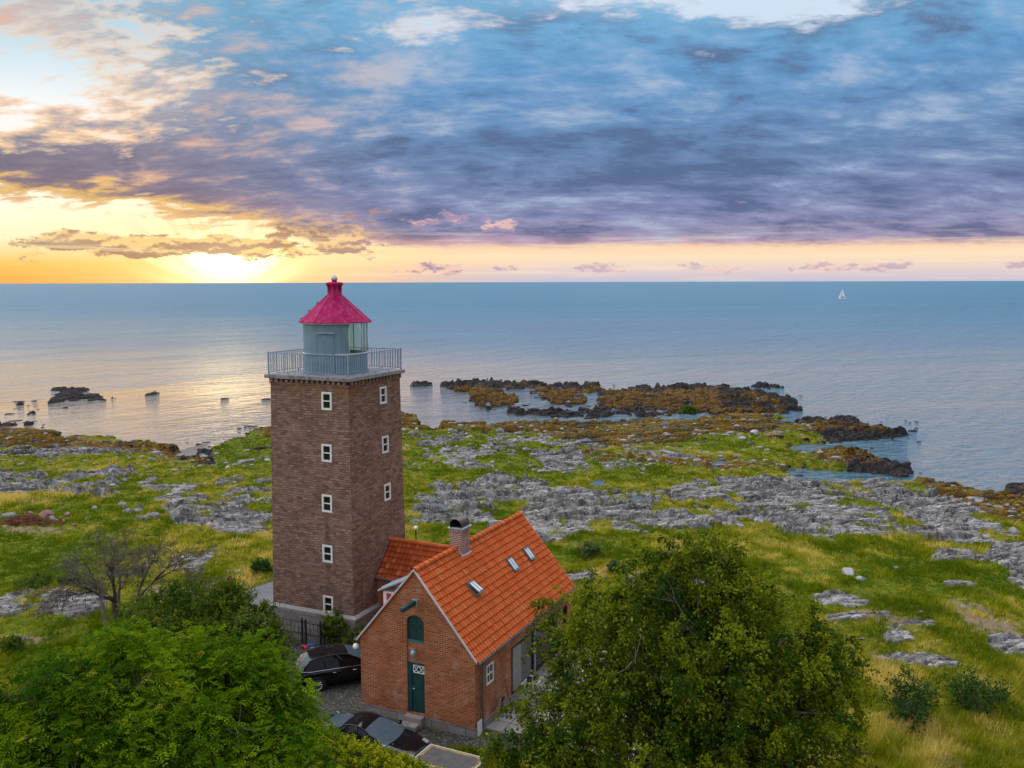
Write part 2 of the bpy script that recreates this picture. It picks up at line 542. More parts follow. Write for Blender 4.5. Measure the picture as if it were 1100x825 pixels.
M_STONE = brickmat('tower_stone', (.115, .058, .043), (.35, .215, .168), (.19, .14, .12), .31, .122, .014, .03, tower_extra, spots=((.36, .27, .26), 2.4, .42), off=.37, wob=.16)
M_PLINTH = brickmat('plinth_granite', (.20, .165, .165), (.33, .29, .29), (.22, .2, .2), .8, .34, .02, .03)
M_BRICK = brickmat('house_brick', (.18, .042, .014), (.43, .122, .036), (.50, .34, .25), .25, .082, .011, .006, spots=((.46, .38, .35), 1.5, .42))
M_CHIM = brickmat('chimney_brick', (.22, .06, .045), (.36, .14, .11), (.5, .46, .45), .25, .082, .016, .008)
M_KERB = plain('granite_kerb', (.30, .28, .28), .85, bump=.5, var=.25)
M_SLABEDGE = plain('gallery_concrete', (.24, .235, .25), .8, bump=.4, var=.2, dirt=(.09, .08, .08), dscale=2.5)
M_GREYMET = plain('blue_grey_paint', (.155, .245, .32), .5, var=.12, scale=2.0, spec=.2, dirt=(.20, .28, .34), dscale=1.0, streak=((.16, .13, .11), .40))
M_RAIL = plain('rail_paint', (.22, .30, .42), .45, var=.1)
M_CRIMSON = plain('crimson_paint', (.31, .001, .080), .55, var=.18, scale=2.2, spec=.08, dirt=(.36, .035, .13), dscale=1.7, streak=((.42, .12, .20), .45))
M_WHITE = plain('white_paint', (.70, .71, .72), .5, var=.08)
M_OFFWHITE = plain('weathered_white', (.50, .51, .53), .6, var=.15)
M_GLASSD = plain('dark_glass', (.010, .015, .016), .06, var=.2, spec=.32)
M_LENSG = plain('lantern_glass', (.16, .24, .22), .05, var=.4, scale=2, spec=.8)
M_TEAL = plain('teal_paint', (.006, .045, .047), .48, var=.2, scale=5)
M_TEALL = plain('teal_sill', (.02, .13, .15), .5, var=.15)
M_ZINC = plain('zinc', (.36, .44, .51), .5, metal=.1, var=.15, dirt=(.26, .31, .36))
M_GUTTER = plain('gutter_zinc', (.12, .165, .20), .5, metal=.2, var=.2)
M_COPPER = plain('copper_hood', (.10, .062, .055), .35, metal=.6, var=.3, dirt=(.12, .10, .10))
M_BLACK = plain('black_iron', (.012, .012, .014), .55, var=.2)
M_CARP = plain('black_car_paint', (.005, .005, .008), .12, var=.1, spec=.42)
M_CARP2 = plain('plum_black_car_paint', (.010, .006, .008), .12, var=.1, spec=.8)
M_CHROME = plain('chrome', (.6, .6, .62), .18, metal=.9, var=.05)
M_TYRE = plain('tyre', (.012, .012, .012), .85, var=.2)
M_LAMPR = plain('rear_lamp', (.28, .30, .33), .15, var=.2)
M_WOODG = plain('silver_wood', (.26, .25, .24), .7, var=.25, scale=3)
M_STEP = plain('concrete_step', (.30, .27, .25), .9, bump=.5, var=.2, dirt=(.16, .15, .13))
M_SLABS = brickmat('terrace_slabs', (.24, .23, .235), (.33, .315, .31), (.13, .12, .12), .8, .8, .02, .01, off=0.0)
M_RED = plain('red_cloth', (.42, .03, .05), .7)
M_BLUE = plain('blue_cloth', (.05, .12, .32), .7)
M_MAROON = plain('maroon_cloth', (.115, .012, .03), .85, var=.2)
M_NAVY = plain('navy_cloth', (.012, .016, .045), .9)
M_SKIN = plain('skin', (.42, .24, .17), .6)
M_HAIR = plain('hair', (.03, .018, .012), .8)
M_SAIL = plain('sailcloth', (.82, .82, .84), .7, var=.03)
M_BARK = plain('bark', (.095, .075, .06), .9, var=.35, scale=5, bump=.8, dirt=(.19, .18, .15), dscale=4)
M_BAREBARK = plain('grey_bark', (.085, .070, .058), .9, var=.35, scale=5, bump=.6, dirt=(.16, .145, .11), dscale=4)
M_GLOBE = plain('white_globe', (.78, .79, .82), .25, var=.03)


def shedroof():
    M, g = newmat('shed_felt')
    tc = g.n('ShaderNodeTexCoord', out=None)
    pos = tc.outputs['Object']
    n = g.noise(pos, 3.5, 6, .65)
    col = g.mix(g.lin(n, .3, .7), (.05, .046, .052), (.088, .08, .084))
    s = g.n('ShaderNodeAttribute', attribute_name='edge', out=2)
    li = g.ss(g.add(g.noise(pos, 4.0, 6, .7), g.mul(s, .5)), .62, .78)
    col = g.mix(g.mul(li, .9), col, (.30, .19, .03))
    finish(g, Base_Color=col, Roughness=.9)
    return M


M_FELT = shedroof()


def tilemat(name, c_lo, c_hi, old):
    M, g = newmat(name)
    at = g.n('ShaderNodeAttribute', attribute_name='tile', out=None)
    sp_ = g.n('ShaderNodeSeparateColor', {0: at.outputs[0]}, None)
    pos = g.n('ShaderNodeTexCoord', out=None).outputs['Object']
    col = g.mix(sp_.outputs[0], c_lo, c_hi)
    col = g.mix(g.mul(g.ss(sp_.outputs[1], .93, .99), .30), col, (.52, .25, .13))
    n = g.noise(pos, 1.1, 6, .62)
    col = g.mix(g.ss(n, .50, .72, 0, .42), col, old)
    col = g.mix(g.ss(g.noise(pos, 3.1, 6, .7), .60, .72, 0, .5), col, (.21, .12, .05))
    f = g.noise(pos, 16, 4, .65)
    col = g.mix(g.lin(f, .3, .7, 0, .28), col, tuple(x * .6 for x in c_lo))
    # darker brown towards the upper end of each tile, at the lap
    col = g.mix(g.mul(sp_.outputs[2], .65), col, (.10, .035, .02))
    finish(g, Base_Color=col, Roughness=.8, Specular_IOR_Level=.08, Normal=g.n('ShaderNodeBump', {'Strength': .35, 'Distance': .01, 'Height': f}))
    return M


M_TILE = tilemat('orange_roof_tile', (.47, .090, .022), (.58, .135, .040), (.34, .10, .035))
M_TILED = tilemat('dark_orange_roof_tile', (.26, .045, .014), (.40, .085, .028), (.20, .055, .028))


def leafmat(name, trans=.35, rough=.55):
    M, g = newmat(name)
    c = g.n('ShaderNodeVectorMath', {0: g.n('ShaderNodeAttribute', attribute_name='leaf', out=0), 1: (1.6, 1.6, 1.4)}, operation='MULTIPLY')
    d = g.n('ShaderNodeBsdfPrincipled', {'Base Color': c, 'Roughness': rough, 'Specular IOR Level': .06})
    tcol = g.n('ShaderNodeVectorMath', {0: c, 1: (1.25, 1.2, .6)}, operation='MULTIPLY')
    t = g.n('ShaderNodeBsdfTranslucent', {'Color': tcol})
    g.n('ShaderNodeOutputMaterial', {0: g.n('ShaderNodeMixShader', {0: trans, 1: d, 2: t})}, None)
    return M


M_LEAF = leafmat('leaf')
M_GRASSB = leafmat('grass_blade', .3, .7)


def rockmat(name, lo, hi, spot, spot_amt, lich=0.0, wet=False):
    M, g = newmat(name)
    geo = g.n('ShaderNodeNewGeometry', out=None)
    pos = geo.outputs['Position']
    n = g.noise(pos, 1.3, 7, .65)
    col = g.mix(g.lin(n, .32, .68), lo, hi)
    f = g.noise(pos, 7, 5, .7)
    col = g.mix(g.mul(g.ss(f, .52, .66), spot_amt), col, spot)
    if lich:
        nz = g.n('ShaderNodeSeparateXYZ', {0: geo.outputs['Normal']}, None).outputs[2]
        l = g.mul(g.ss(g.noise(pos, .9, 6, .65), .44, .58), g.ss(nz, -.1, .4))
        col = g.mix(g.mul(l, lich), col, (.27, .145, .018))
    finish(g, Base_Color=col, Specular_IOR_Level=.08, Roughness=.7 if wet else .88, Normal=g.n('ShaderNodeBump', {'Strength': .7, 'Distance': .05, 'Height': f}))
    return M


M_ROCKG = rockmat('grey_granite', (.15, .147, .16), (.33, .325, .34), (.08, .076, .08), .5)
M_ROCKW = rockmat('dark_wet_rock', (.018, .015, .017), (.06, .052, .056), (.10, .09, .09), .4, wet=True)
M_ROCKO = rockmat('lichen_rock', (.07, .055, .05), (.20, .17, .16), (.04, .035, .03), .5, lich=.95)
M_ROCKP = rockmat('pink_granite', (.17, .085, .085), (.33, .19, .19), (.10, .07, .07), .4)
M_ROCKL = rockmat('pale_granite', (.26, .26, .285), (.45, .45, .48), (.22, .22, .24), .45)
# ------------------------------------------------------------------ the ground
SEA = -4.0
_zy = np.array([[-500, 0], [0, 0], [50, 0], [58, -.45], [70, -1.35], [85, -2.35], [100, -3.1], [120, -3.5], [160, -3.65], [600, -3.65]])


def zbase(Y):
    return np.interp(Y, _zy[:, 0], _zy[:, 1])


def to_photo(X, Y, Z):
    """place on the ground -> column/row of the survey map the zones are drawn on"""
    u = X * R2.x + Y * R2.y + (Z - CAMH) * R2.z
    v = X * U2.x + Y * U2.y + (Z - CAMH) * U2.z
    w = X * _f.x + Y * _f.y + (Z - CAMH) * _f.z
    w = np.maximum(w, 1e-3)
    return 550 + FPX * u / w, 412.5 - FPX * v / w


# zone maps: one cell per photo pixel, rows 300..960, columns -200..1300
MX0, MY0, MW, MH = -200, 300, 1500, 660
_cx, _cy = np.meshgrid(np.arange(MW) + MX0 + .5, np.arange(MH) + MY0 + .5)


def poly_mask(poly):
    inside = np.zeros((MH, MW), bool)
    n = len(poly)
    for i in range(n):
        (x0, y0), (x1, y1) = poly[i], poly[(i + 1) % n]
        if y0 == y1: continue
        c = ((y0 > _cy) != (y1 > _cy)) & (_cx < (x1 - x0) * (_cy - y0) / (y1 - y0) + x0)
        inside ^= c
    return inside.astype(np.float32)


def blur(a, rx, ry):
    for _ in range(2):
        for ax, r in ((1, rx), (0, ry)):
            r = int(r)
            if r < 1: continue
            p = np.pad(a, [(r, r) if k == ax else (0, 0) for k in (0, 1)], mode='edge')
            c = np.cumsum(p, axis=ax, dtype=np.float64)
            z = np.zeros_like(np.take(c, [0], axis=ax))
            c = np.concatenate([z, c], axis=ax)
            k = 2 * r + 1
            a = (np.take(c, range(k, c.shape[ax]), axis=ax) - np.take(c, range(0, c.shape[ax] - k), axis=ax)) / k
    return a.astype(np.float32)


def zone(polys, rx=3, ry=1.0, val=1.0):
    a = np.zeros((MH, MW), np.float32)
    for p in polys:
        v = val
        if isinstance(p, tuple): v, p = p
        a = np.maximum(a, poly_mask(p) * v)
    return blur(a, rx, ry)


def sample(a, px, py):
    x = np.clip(px - MX0 - .5, 0, MW - 1.001); y = np.clip(py - MY0 - .5, 0, MH - 1.001)
    xi = x.astype(int); yi = y.astype(int); fx = x - xi; fy = y - yi
    return (a[yi, xi] * (1 - fx) + a[yi, xi + 1] * fx) * (1 - fy) + (a[yi + 1, xi] * (1 - fx) + a[yi + 1, xi + 1] * fx) * fy


def ell(cx, cy, rx, ry, n=14):
    return [(cx + rx * math.cos(2 * math.pi * k / n), cy + ry * math.sin(2 * math.pi * k / n)) for k in range(n)]


LAND = [(-400, 458), (0, 459), (35, 459), (72, 461), (66, 465), (50, 470), (90, 466), (118, 468), (140, 471), (170, 473), (190, 478), (200, 488), (207, 490), (216, 482), (228, 478), (245, 472), (262, 466),
        (272, 459), (292, 455), (360, 450), (430, 441), (447, 443), (450, 457), (470, 458), (480, 451), (530, 454), (560, 450), (640, 452), (700, 448), (745, 450), (770, 443), (800, 440), (830, 443), (852, 446),
        (835, 450), (870, 452), (905, 450), (940, 455), (976, 463), (962, 469), (905, 472), (850, 475), (846, 480), (868, 482), (905, 480), (950, 489), (986, 500), (968, 506), (930, 501), (885, 498), (848, 497),
        (838, 504), (858, 514), (930, 514), (975, 516), (986, 510), (1012, 516), (1050, 524), (1072, 527), (1086, 518), (1500, 508), (1500, 1000), (-400, 1000)]
SKER = [[(436, 410), (452, 409), (466, 411), (466, 414), (450, 415), (437, 413)], [(470, 413), (498, 411), (512, 412), (505, 418), (482, 417)], [(505, 410), (530, 405), (540, 415), (536, 421), (515, 420)],
        [(500, 423), (512, 417), (540, 419), (558, 426), (554, 434), (522, 438), (504, 431)], [(541, 408), (575, 408), (578, 412), (545, 412)], [(570, 420), (580, 414), (604, 413), (628, 420), (632, 430), (614, 436), (588, 430)],
        [(618, 413), (640, 411), (650, 418), (636, 422), (622, 420)], [(648, 420), (690, 416), (730, 417), (775, 417), (800, 422), (845, 431), (858, 440), (800, 441), (768, 442), (735, 438), (700, 440), (660, 432)],
        [(798, 412), (830, 411), (850, 415), (826, 417), (803, 415)], [(844, 452), (858, 450), (870, 446), (905, 447), (925, 449), (930, 453), (880, 456)], [(760, 418), (785, 414), (800, 420), (770, 424)],
        [(640, 440), (660, 437), (672, 441), (650, 445)], [(560, 440), (575, 437), (586, 440), (570, 444)],
        [(640, 422), (680, 414), (720, 412), (780, 412), (850, 424), (866, 440), (800, 446), (740, 442), (690, 446), (640, 440)], [(545, 436), (600, 440), (650, 436), (650, 448), (590, 446), (545, 444)],
        [(470, 412), (520, 406), (560, 409), (640, 411), (660, 418), (600, 416), (540, 418), (490, 420)],
        # left
        [(46, 418), (70, 415), (98, 416), (104, 419), (78, 420), (50, 420)], [(52, 427), (60, 421), (80, 420), (108, 423), (130, 425), (112, 429), (70, 431), (50, 432)], [(8, 433), (20, 430), (30, 432), (26, 435), (12, 435)], [(21, 441), (36, 439), (38, 442), (24, 443)],
        [(0, 448), (26, 446), (44, 443), (40, 446), (14, 449), (0, 449)], [(-60, 453), (0, 453), (36, 451), (38, 454), (10, 456), (-60, 457)], [(135, 424), (162, 420), (180, 420), (160, 424), (140, 426)], [(90, 416), (104, 416), (102, 418), (92, 418)]]
POOL = [[(450, 543), (466, 538), (484, 543), (482, 548), (466, 547)], [(671, 534), (686, 530), (700, 532), (694, 538), (676, 539)], [(620, 472), (634, 470), (648, 474), (640, 477), (624, 476)], [(205, 499), (217, 495), (222, 499), (214, 502)], [(222, 498), (240, 494), (243, 497), (226, 500)],
        [(182, 487), (200, 482), (220, 478), (206, 486), (192, 490)], [(436, 502), (452, 500), (456, 504), (438, 505)], [(762, 496), (778, 492), (782, 500), (766, 503)], [(632, 517), (648, 514), (652, 519), (636, 521)], [(1056, 596), (1068, 594), (1074, 597), (1062, 599)], [(1050, 637), (1064, 635), (1074, 640), (1056, 641)]]
# bedrock, with a weight; thresholded against noise it breaks into ledges
ROCK = [(.80, [(436, 528), (470, 516), (530, 510), (600, 520), (660, 528), (710, 526), (770, 512), (860, 513), (930, 511), (985, 515), (1020, 526), (1060, 548), (1100, 572), (1120, 598), (1060, 588), (960, 576), (900, 582), (850, 572), (780, 566), (700, 572), (640, 572), (590, 582), (540, 578), (500, 566), (436, 560)]),
        (.66, [(165, 520), (210, 514), (260, 512), (300, 514), (300, 545), (290, 574), (240, 570), (190, 560), (170, 548)]), (.8, [(-100, 470), (20, 476), (80, 470), (160, 473), (190, 484), (120, 490), (60, 492), (0, 496), (-100, 496)]),
        (.62, [(-100, 500), (60, 505), (160, 500), (180, 525), (110, 540), (0, 535), (-100, 535)]), (.9, [(-60, 640), (30, 637), (70, 633), (112, 636), (120, 650), (90, 662), (30, 662), (-60, 665)]), (.7, [(130, 545), (160, 546), (165, 556), (135, 560)]),
        (.60, [(180, 600), (240, 596), (292, 602), (292, 614), (230, 616), (180, 614)]), (.60, [(440, 462), (560, 460), (700, 480), (760, 490), (700, 505), (560, 506), (440, 500)]), (.66, [(600, 482), (690, 488), (690, 500), (600, 498)]),
        # right meadow ledges
        (1.21, [(990, 598), (1010, 592), (1062, 598), (1050, 606), (1000, 603)]), (1.21, [(868, 640), (905, 636), (940, 645), (925, 654), (880, 650)]), (1.25, [(948, 682), (975, 676), (990, 684), (968, 694), (950, 690)]), (1.25, [(1050, 690), (1070, 682), (1110, 684), (1110, 706), (1070, 704)]), (1.07, [(930, 704), (980, 700), (1040, 708), (1030, 718), (960, 716)]),
        (1.11, [(985, 684), (1020, 688), (1030, 694), (1000, 696)]), (1.25, [(1004, 624), (1040, 620), (1065, 628), (1040, 632)]), (1.05, [(950, 668), (1010, 664), (1012, 672), (955, 676)]), (1.05, [(1060, 590), (1110, 585), (1110, 640), (1075, 620)]), (1.20, [(598, 612), (640, 612), (640, 628), (600, 626)]), (1.15, [(660, 622), (690, 620), (690, 634), (664, 636)]),
        (1.05, [(880, 660), (960, 655), (960, 664), (880, 668)])]
LICH = [(.52, [(470, 414), (560, 412), (700, 414), (800, 416), (850, 430), (850, 442), (700, 444), (560, 440), (480, 424)]), (.55, [(880, 450), (960, 456), (960, 466), (890, 466)]), (1, [(-200, 452), (76, 456), (66, 468), (-200, 468)]), (.9, [(-200, 464), (60, 470), (170, 476), (195, 488), (120, 482), (0, 480)]), (1, [(262, 462), (300, 450), (440, 436), (450, 456), (520, 452), (700, 446), (770, 442), (832, 442), (840, 462), (760, 468), (700, 480), (640, 478), (560, 464), (440, 462), (300, 470)]),
        (.9, [(500, 418), (556, 420), (558, 432), (505, 436)]), (.95, [(572, 416), (632, 420), (632, 434), (575, 432)]), (.9, [(650, 424), (770, 422), (770, 440), (660, 436)]), (.8, [(760, 440), (832, 442), (838, 462), (760, 462)]), (.8, [(838, 452), (905, 455), (905, 464), (838, 464)]), (.95, [(866, 480), (905, 478), (950, 488), (945, 498), (880, 496)]),
        (.75, [(760, 490), (840, 498), (850, 506), (760, 506)]), (1, [(975, 512), (1040, 518), (1090, 530), (1120, 512), (1120, 568), (1050, 548), (1000, 528)]), (.55, [(620, 484), (700, 488), (760, 496), (760, 504), (620, 498)]), (.5, [(160, 476), (230, 480), (230, 498), (160, 500)])]
WET = [(.9, [(40, 414), (132, 414), (132, 434), (40, 434)]), (.9, [(-100, 430), (48, 430), (48, 458), (-100, 458)]), (.9, [(430, 405), (515, 405), (515, 420), (430, 420)]), (.9, [(536, 404), (580, 404), (580, 414), (536, 414)]), (.8, [(614, 408), (655, 408), (655, 422), (614, 422)]), (1, [(765, 408), (862, 408), (862, 442), (775, 442)]), (1, [(870, 442), (990, 446), (990, 474), (880, 472)]),
       (.9, [(905, 484), (992, 490), (992, 508), (905, 502)]), (.9, [(160, 468), (225, 470), (235, 500), (180, 494)]), (1, [(985, 506), (1050, 518), (1050, 528), (985, 518)]), (1, [(1060, 522), (1110, 514), (1110, 534), (1064, 536)]), (.7, [(838, 500), (870, 504), (870, 514), (838, 512)])]
GREEN = [(1, [(0, 548), (60, 540), (180, 530), (180, 545), (110, 556), (30, 562), (0, 560)]), (.9, [(-100, 570), (60, 572), (130, 575), (110, 600), (60, 625), (-100, 640)]), (.7, [(-100, 660), (110, 655), (130, 690), (60, 720), (-100, 720)]), (.75, [(436, 462), (560, 468), (700, 500), (720, 515), (600, 512), (436, 512)]),
         (.7, [(225, 478), (300, 460), (300, 500), (230, 500)]), (.6, [(700, 462), (820, 470), (820, 490), (720, 482)]), (.55, [(760, 590), (1100, 600), (1100, 660), (860, 640)]), (.6, [(580, 580), (660, 588), (660, 606), (600, 606)])]
STRAW = [(1, [(920, 705), (960, 706), (985, 735), (980, 760), (950, 755), (925, 745)]), (.75, [(1040, 715), (1110, 710), (1110, 760), (1050, 750)]), (.45, [(130, 575), (290, 572), (290, 640), (200, 625), (140, 605)]), (.8, [(-50, 520), (110, 520), (120, 540), (0, 545)]), (.45, [(800, 578), (1100, 590), (1100, 612), (820, 600)]), (.6, [(620, 598), (670, 596), (680, 616), (630, 618)]), (.5, [(980, 640), (1100, 636), (1100, 680), (1000, 670)]),
         (.55, [(930, 770), (1100, 770), (1100, 900), (960, 900)])]
BARE = [(.9, [(150, 628), (255, 622), (290, 606), (292, 620), (262, 640), (200, 646), (150, 640)]), (.8, [(-60, 676), (40, 682), (80, 677), (60, 690), (-60, 694)]), (.8, [(1000, 640), (1060, 650), (1100, 672), (1100, 690), (1040, 676)]), (.9, [(920, 650), (1000, 668), (960, 676), (910, 662)]), (.8, [(920, 692), (960, 700), (1030, 716), (1000, 722), (925, 704)]), (.75, [(940, 780), (1000, 790), (1060, 815), (1030, 840), (950, 810)]),
        (.85, [(1020, 796), (1060, 806), (1080, 826), (1040, 818)]), (.9, [(0, 562), (60, 566), (100, 564), (60, 574), (0, 574)])]
PAVE = [(1, [(300, 684), (352, 690), (388, 700), (392, 764), (450, 780), (512, 792), (590, 770), (600, 800), (548, 806), (480, 800), (470, 822), (330, 822), (310, 770), (300, 720)])]
ROAD = [(1, [(300, 627), (276, 633), (254, 643), (236, 664), (240, 690), (270, 690), (297, 664), (340, 655), (340, 627)])]

_land = np.maximum(zone([LAND], 1, 1), 0)
_sker = zone(SKER, 2, 1)
_pool = zone(POOL, 2, 1)
_zones = {k: zone(v, rx, ry) for k, v, rx, ry in (('rock', ROCK, 7, 3), ('lich', LICH, 7, 2), ('wet', WET, 5, 2), ('green', GREEN, 12, 5), ('straw', STRAW, 12, 5), ('bare', BARE, 9, 4), ('pave', PAVE, 2, 1), ('road', ROAD, 1, 1))}


def ground_fields(X, Y):
    zb = zbase(Y)
    px, py = to_photo(X, Y, zb)
    w1 = fbm(X / 3.1, Y / 5.0, 4, 3); w2 = fbm(X / 2.2, Y / 4.0, 4, 11)
    qx, qy = px + w1 * 5, py + w2 * 2.2
    front = Y > 5
    land = np.where(front, sample(_land, qx, qy), 1.0)
    sk = np.where(front, sample(_sker, qx, qy), 0.0)
    skr = sk
    skn = fbm(X / 2.4, Y / 5.0, 4, 91)
    sk = sstep(sk + skn * .80, .54, .80) * (sk > .02)
    pool = sample(_pool, px + w1 * 2, py + w2 * .8) * front
    Z = {k: np.where(front, sample(a, *((px, py) if k in ('road', 'pave') else (qx, qy))), 0.0) for k, a in _zones.items()}
    n1 = fbm(X / 5.5, Y / 9.0, 5, 21)
    n1b = fbm(X / 1.9, Y / 3.2, 4, 5)
    thr = Z['rock'] * .97 + n1 * .78 + n1b * .66 + fbm(X / 11, Y / 16, 3, 23) * .3 - .02
    rock = sstep(thr, .50, .62)
    lichn = Z['lich'] + n1b * .40 + fbm(X / 6.0, Y / 9.0, 4, 9) * .40
    lich = sstep(lichn, .46, .66)
    wet = sstep(Z['wet'] + n1 * .3, .45, .7)
    rock = np.maximum(rock, np.maximum(lich * .85, wet))
    rock = np.maximum(rock, sk)
    wet = np.maximum(wet, sk * (1 - lich * .6))
    flat = np.maximum(Z['pave'], Z['road'])
    rock = rock * (1 - sstep(flat, .2, .6))
    # relief: tilted slabs split by joints, smaller blocks on top
    far = sstep(Y, 50, 78)
    wx, wy = X + fbm(X / 5, Y / 5, 3, 31) * 1.3, Y + fbm(X / 5, Y / 5, 3, 37) * 1.3
    ca, sa = math.cos(.22), math.sin(.22)
    wx, wy = wx * ca + wy * sa, -wx * sa + wy * ca
    a1, a2, av, ax, ay = worley(wx / 5.2, wy / 1.9, 1)
    b1, b2, bv, bx, by = worley(wx / 1.9, wy / .85, 2)
    c1, c2, cv, cx_, cy_ = worley(wx / .62, wy / .45, 3)
    big = fbm(X / 7.5, Y / 6.0, 3, 61)
    calm_ = np.clip(.85 + fbm(X / 10, Y / 13, 3, 67) * 1.1, .35, 1.35)      # smooth slabs here, broken blocks there
    h = (av - .45) * .50 + ax * (av - .5) * .7 - ay * .50 * (.3 + av)
    h += (bv - .5) * .24 - by * .30 * bv + bx * (bv - .5) * .2 - .30 * (1 - sstep(b2 - b1, 0, .14))
    h += (cv - .5) * .10 - cy_ * .10 * cv - .07 * (1 - sstep(c2 - c1, 0, .2)) - .55 * (1 - sstep(a2 - a1, 0, .10))
    h = h * calm_ + big * .50
    amp = .42 + .38 * far
    rh = rock * (h * amp * (1 - .74 * sk) * (1 - .3 * wet) + .10 + .10 * far * sstep(thr, .6, 1.1)) + sk * .10
    grass = (1 - rock) * (1 - flat)
    gh = grass * (fbm(X / 1.1, Y / 1.4, 3, 41) * .20 + fbm(X / 8, Y / 8, 3, 45) * .45 * sstep(Y, 46, 60))
    blk = (av - .52) * .75 + (bv - .5) * 1.15 + (cv - .5) * .40 - .25 * (1 - sstep(b2 - b1, 0, .2))
    wz = np.maximum(sk, wet * sstep(Y, 92, 120) * .8)
    z = zb + rh * (1 - .7 * sk) + gh + wz * (blk * np.where(X < -25, .42, .78) - .06)
    lm = np.maximum(land, sstep(skr + skn * .8, .34, 1.0) * (skr > .02))
    z = np.where(lm < 1, z * lm + (1 - lm) * (SEA - 1.3), z)
    # lip of stones at the waterline
    z = z - pool * (.55 + .0 * z)
    yard = sstep(flat, .05, .5)
    z = z * (1 - yard) + yard * np.where(Z['road'] > Z['pave'], .04, 0.0)
    hx, hy = X + 1.5, Y - 38
    return z, dict(rock=rock, lich=lich, wet=wet, green=Z['green'], straw=Z['straw'], bare=Z['bare'], pave=Z['pave'], road=Z['road'], land=lm, pool=pool, px=px, py=py)


def build_terrain():
    fine = np.radians(np.linspace(-34, 34, 960))
    side = np.radians(34 + 146 * np.linspace(0, 1, 45)[1:] ** 1.6)
    az = np.concatenate([-side[::-1], fine, side])[1:]         # -180 dropped, seam closed by wrapping
    D = [.6]
    while D[-1] < 27: D.append(D[-1] * 1.12)
    while D[-1] < 215:
        d = D[-1]
        D.append(d + min(.17 if d > 60 else .11, .17) if d < 175 else d + .35)
    while D[-1] < 420: D.append(D[-1] * 1.06)
    D = np.array(D)
    A, R = np.meshgrid(az, D)
    X = (R * np.sin(A)).ravel(); Y = (R * np.cos(A)).ravel()
    z, F = ground_fields(X, Y)
    nr, nc = len(D), len(az)
    idx = np.arange(nr * nc).reshape(nr, nc)
    nx = np.roll(idx, -1, axis=1)
    faces = np.stack([idx[:-1], nx[:-1], nx[1:], idx[1:]], -1).reshape(-1, 4)
    # cap under the camera
    V = np.stack([X, Y, z], -1)
    c1_ = np.stack([F['rock'], F['lich'], F['wet'], F['land']], -1)
    c2_ = np.stack([F['green'], F['straw'], F['bare'], np.maximum(F['pave'], F['road'] * 2) * .5], -1)
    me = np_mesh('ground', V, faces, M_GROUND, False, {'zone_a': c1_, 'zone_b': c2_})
    o = link('ground', me)
    o['kind'] = 'structure'
    return len(V)


